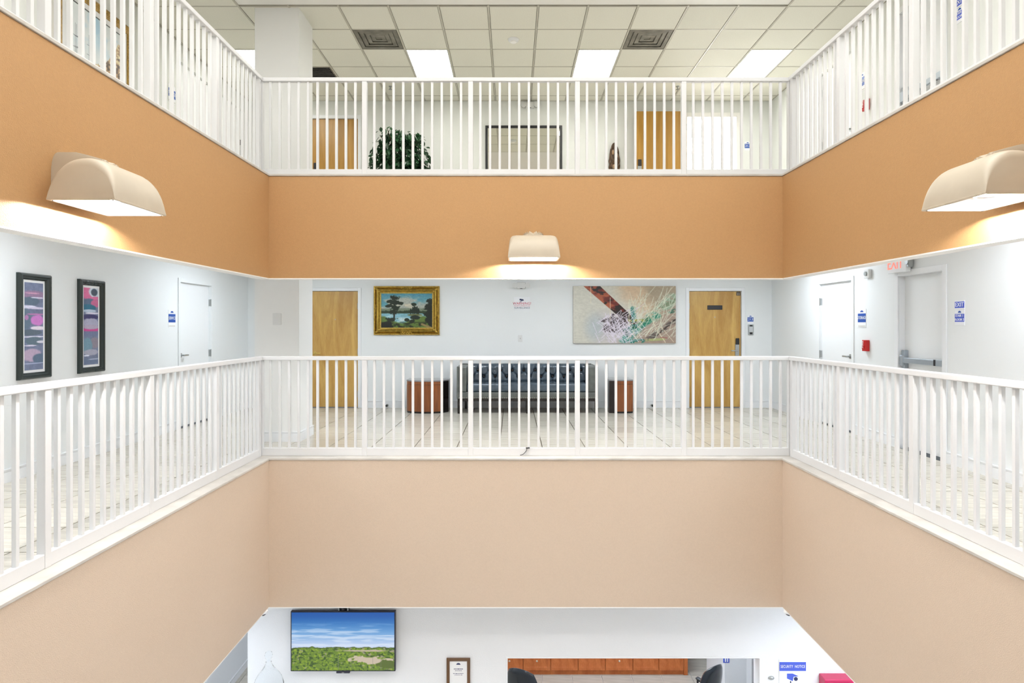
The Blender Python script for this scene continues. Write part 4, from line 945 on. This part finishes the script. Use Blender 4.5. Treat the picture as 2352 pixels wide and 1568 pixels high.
# security notice
t = thing('security_notice', 'blue-and-white SECURITY NOTICE sign on the lobby wall', 'sign', (PX(1820, TVY), TVY, PZ(1514, TVY) - .40))
W_ = 62 * TVY / F
MB().box(-W_ / 2, W_ / 2, -.008, 0, 0, .40, .002).build('sign_plate', M_signw, t)
MB().box(-W_ / 2 + .003, W_ / 2 - .003, -.010, -.008, .275, .375).build('blue_field', M_blue2, t)
text('SECURITY  NOTICE', .044, M_signw, t, 0, -.0115, .325, sx=.68, space=1.08)
MB().prismy([(-.065, .245), (.0, .245), (.065, .215), (.01, .21), (.0, .16), (-.065, .19)], -.010, -.008).build('camera_symbol', M_blue2, t)
MB().cyl((.035, -.008, .185), (.035, -.011, .185), .022, n=20).build('camera_lens_symbol', M_ink, t); MB().box(-.03, -.018, -.010, -.008, .13, .16).build('camera_stem_symbol', M_ink, t)
text('24 HOUR VIDEO', .026, M_ink, t, 0, -.0095, .08); text('SURVEILLANCE', .026, M_ink, t, 0, -.0095, .045)
t = thing('motion_sensor', 'tiny white sensor dome left of the security notice', 'sensor', (PX(1771, TVY), TVY, PZ(1556, TVY)))
MB().sph((0, -.005, 0), .035, 1, .5, .6, 14, 8).build('sensor_shell', M_steel, t, True)
t = thing('extinguisher_cabinet', 'crimson wall cabinet at the lower right of the lobby wall', 'cabinet', (PX(1922, TVY - .08), TVY, PZ(1554, TVY - .08) - .5))
W_ = 66 * TVY / F
MB().box(-W_ / 2, W_ / 2, -.14, 0, 0, .5, .006).build('cabinet_body', M_crimson, t)
fbox(MB(), -W_ / 2 + .02, W_ / 2 - .02, .03, .47, .03, -.15, -.14).build('door_frame', mat('crimson_dark', (.30, .01, .06), .3), t)
MB().box(-W_ / 2 + .05, W_ / 2 - .05, -.143, -.14, .06, .44).build('door_pane', M_glass, t)
MB().box(W_ / 2 - .04, W_ / 2 - .025, -.165, -.15, .2, .28).build('handle', M_steel, t)
# glass decanter on pedestal
px_, py_ = PX(617, 7.06), 7.06
t = thing('pedestal', 'slim white pedestal under the glass ornament left of television', 'pedestal', (px_, py_, H1))
MB().box(-.14, .14, -.14, .14, .10, 1.50, .004).build('pedestal_shaft', M_trim, t); MB().box(-.17, .17, -.17, .17, 0, .10, .006).build('pedestal_foot', M_trim, t); MB().box(-.17, .17, -.17, .17, 1.50, 1.55, .006).build('pedestal_cap', M_trim, t)
t = thing('glass_ornament', 'clear glass stoppered bottle ornament left of television', 'ornament', (px_, py_, H1 + 1.55))
z0 = PZ(1495, py_) - (H1 + 1.55)
MB().lathe([(.11, 0), (.14, .02), (.16, z0 * .35), (.158, z0 - .36), (.14, z0 - .30), (.11, z0 - .25), (.07, z0 - .20), (.045, z0 - .16), (.030, z0 - .13), (.026, z0 - .115), (.034, z0 - .108)], n=32).build('bottle', M_glass, t, True)
MB().lathe([(.015, z0 - .105), (.020, z0 - .09), (.036, z0 - .065), (.042, z0 - .04), (.034, z0 - .015), (.012, z0)], n=24).build('stopper', M_glass, t, True)
# dome cameras at the corners of the well
for x, s, l in ((PX(606, 6.85), 1, 'left'), (PX(1806, 6.85) + .0, -1, 'right')):
    x = AL - .07 if s > 0 else AR + .07
    t = thing('dome_camera', f'small dark dome camera under the {l} corner of lower balcony', 'camera', (x + s * .035, 6.83, -1.60))
    MB().lathe([(.05, 0), (.05, -.018), (.042, -.024)]).build('camera_base', M_trim, t, True); MB().sph((0, 0, -.022), .036, 1, 1, .8).build('camera_dome', M_black, t, True)
# counter of the office window
t = thing('reception_counter', 'white reception counter under the office opening', 'counter', (1.375, TVY + .08, -3.42))
MB().box(-1.44, 1.44, -.16, .35, 0, .04, .004).build('worktop', M_stone, t)
struct(fbox(MB(), -1.445, 1.445, 0, 3.42 + PZ(1507, TVY), .02, -.01, .17).build('trim_14', M_trim, loc=(1.375, TVY, -3.42)))
# base cabinets at the office back wall
YC = 10.86
edges = [-.735, -.275, .186, .651, 1.111, 1.571, 2.033, 2.47, 2.89]
names = ['far left', 'second from left', 'third from left', 'fourth from left', 'fifth from left', 'sixth from left', 'seventh from left', 'rightmost']
for k, (a, b) in enumerate(zip(edges, edges[1:])):
    t = thing('base_cabinet', f'cherry base cabinet behind the reception opening, {names[k]}', 'cabinet', ((a + b) / 2, YC, H1), 0, 'cherry cabinets in the back office')
    h = (b - a) / 2
    MB().box(-h, h, .0, .55, .085, .86).build('carcass', M_cab, t); MB().box(-h, h, .012, .5, 0, .085).build('toe_kick', M_cab, t)
    for z0, z1 in ((.085, .385), (.39, .855)):
        dd = MB().box(-h + .005, h - .005, -.02, 0, z0, z1, .003).build('drawer_front', M_cab, t)
        fbox(MB(), -h + .006, h - .006, z0 + .003, z1 - .003, .055, -.027, -.02, .002).build('raised_frame', M_cab, dd)
        if k in (1, 2, 5): MB().cyl((0, -.02, (z0 + z1) / 2 + .02), (0, -.04, (z0 + z1) / 2 + .02), .006, n=8).sph((0, -.045, (z0 + z1) / 2 + .02), .017, u=12, v=8).build('knob', M_brass, dd, True)
t = thing('end_panel', 'cherry end panel closing the office cabinet row', 'cabinet', (2.925, YC, H1)); MB().box(-.033, .035, -.01, .55, .0, .86).build('panel', M_cab, t)
t = thing('office_worktop', 'pale worktop over the cherry office cabinets', 'worktop', (1.12, YC, H1 + .86)); MB().box(-1.87, 1.85, -.03, .58, 0, .04, .004).build('worktop_slab', M_stone, t)

def office_chair(lab, x, y, rz, lean):
    t = thing('office_chair', lab, 'chair', (x, y, H1), rz, 'black office chairs behind the reception opening')
    for k in range(5):
        a = R(72 * k); c, s = math.cos(a), math.sin(a)
        l_ = MB().tube([(0, 0, .11), (.28 * c, .28 * s, .08)], .018, 8).build('leg', M_black, t); MB().cyl((.28 * c - .012 * s, .28 * s + .012 * c, .03), (.28 * c + .012 * s, .28 * s - .012 * c, .03), .03, n=12).cyl((.28 * c, .28 * s, .04), (.28 * c, .28 * s, .08), .008).build('caster', M_black, l_)
    MB().cyl((0, 0, .1), (0, 0, .42), .028).build('gas_column', M_steel, t)
    MB().box(-.25, .25, -.25, .25, .43, .54, .045, 4).build('seat', M_chair, t, True)
    # padded back: curved slab, three rolls
    bm = bmesh.new(); nx_, nz_ = 20, 34; F_, G_ = [], []
    for j in range(nz_ + 1):
        v = j / nz_; z = .56 + v * .64; wd_ = .255 * (1 - .28 * max(0, (v - .55) / .45) ** 2); fr, bk_ = [], []
        for i in range(nx_ + 1):
            u = i / nx_ * 2 - 1; edge = (1 - abs(u) ** 5) * (1 - max(0, (v - .9) / .1) ** 2 * .9)
            roll = .022 * abs(math.sin(v * math.pi * 3)); y_ = .24 + lean * v + .05 * u * u * -1 + .05
            fr.append(bm.verts.new((u * wd_, y_ - (.045 + roll) * edge, z - .06 * u * u * v))); bk_.append(bm.verts.new((u * wd_, y_ + .03 * edge + .002, z - .06 * u * u * v)))
        F_.append(fr); G_.append(bk_)
    for A in (F_, G_):
        for r0, r1 in zip(A, A[1:]):
            for i in range(nx_): bm.faces.new((r0[i], r0[i + 1], r1[i + 1], r1[i]))
    for i in range(nx_): bm.faces.new((F_[0][i], F_[0][i + 1], G_[0][i + 1], G_[0][i])); bm.faces.new((F_[-1][i], F_[-1][i + 1], G_[-1][i + 1], G_[-1][i]))
    for r0, r1, q0, q1 in zip(F_, F_[1:], G_, G_[1:]): bm.faces.new((r0[0], r1[0], q1[0], q0[0])); bm.faces.new((r0[-1], r1[-1], q1[-1], q0[-1]))
    mb = MB(); mb.bm.free(); mb.bm = bm; mb.build('backrest', M_chair, t, True)
    for s in (-1, 1):
        ar = MB().tube([(s * .27, -.12, .48), (s * .29, -.14, .66), (s * .29, .14, .68), (s * .26, .22, .58)], .014, 8).build('arm', M_black, t); MB().box(s * .29 - .03, s * .29 + .03, -.16, .14, .67, .70, .01, 2).build('arm_pad', M_chair, ar)
office_chair('black leather office chair at the left end of the reception opening', 0.27, 9.15, 155, .10)
office_chair('black leather office chair at the right side of the reception opening', 2.58, 9.22, 215, .12)
# white partition and door leaf at the right of the office
S('wall_office_partition', M_wall1, 2.74, 3.02, 8.3, 8.38, H1, -1.61)
S('wall_office_partition_side', M_wall1, 3.20, 3.26, 8.6, 10.6, H1, -1.61)
dn[0] += 1
o = MB().box(-.42, .42, -.02, .02, .01, 2.03).build(f'door_{dn[0]}', M_door, loc=(3.42, 11.41, H1)); struct(o); hinges(o, -.43, (.25, 1.0, 1.8)); lever(o, .35, 1.0, -1, y=-.02)
t = thing('blue_notice', 'blue notice on the white partition right of the office', 'sign', (PX(1669, 8.28), 8.30, PZ(1521, 8.3)))
MB().box(-.045, .045, -.006, 0, -.005, .16, .001).build('sign_plate', M_signw, t); MB().box(-.04, .04, -.008, -.006, .0, .15).build('blue_field', M_blue2, t)
MB().box(-.02, -.005, -.0095, -.008, .012, .14).box(.008, .022, -.0095, -.008, .012, .14).build('white_stripe', M_signw, t)
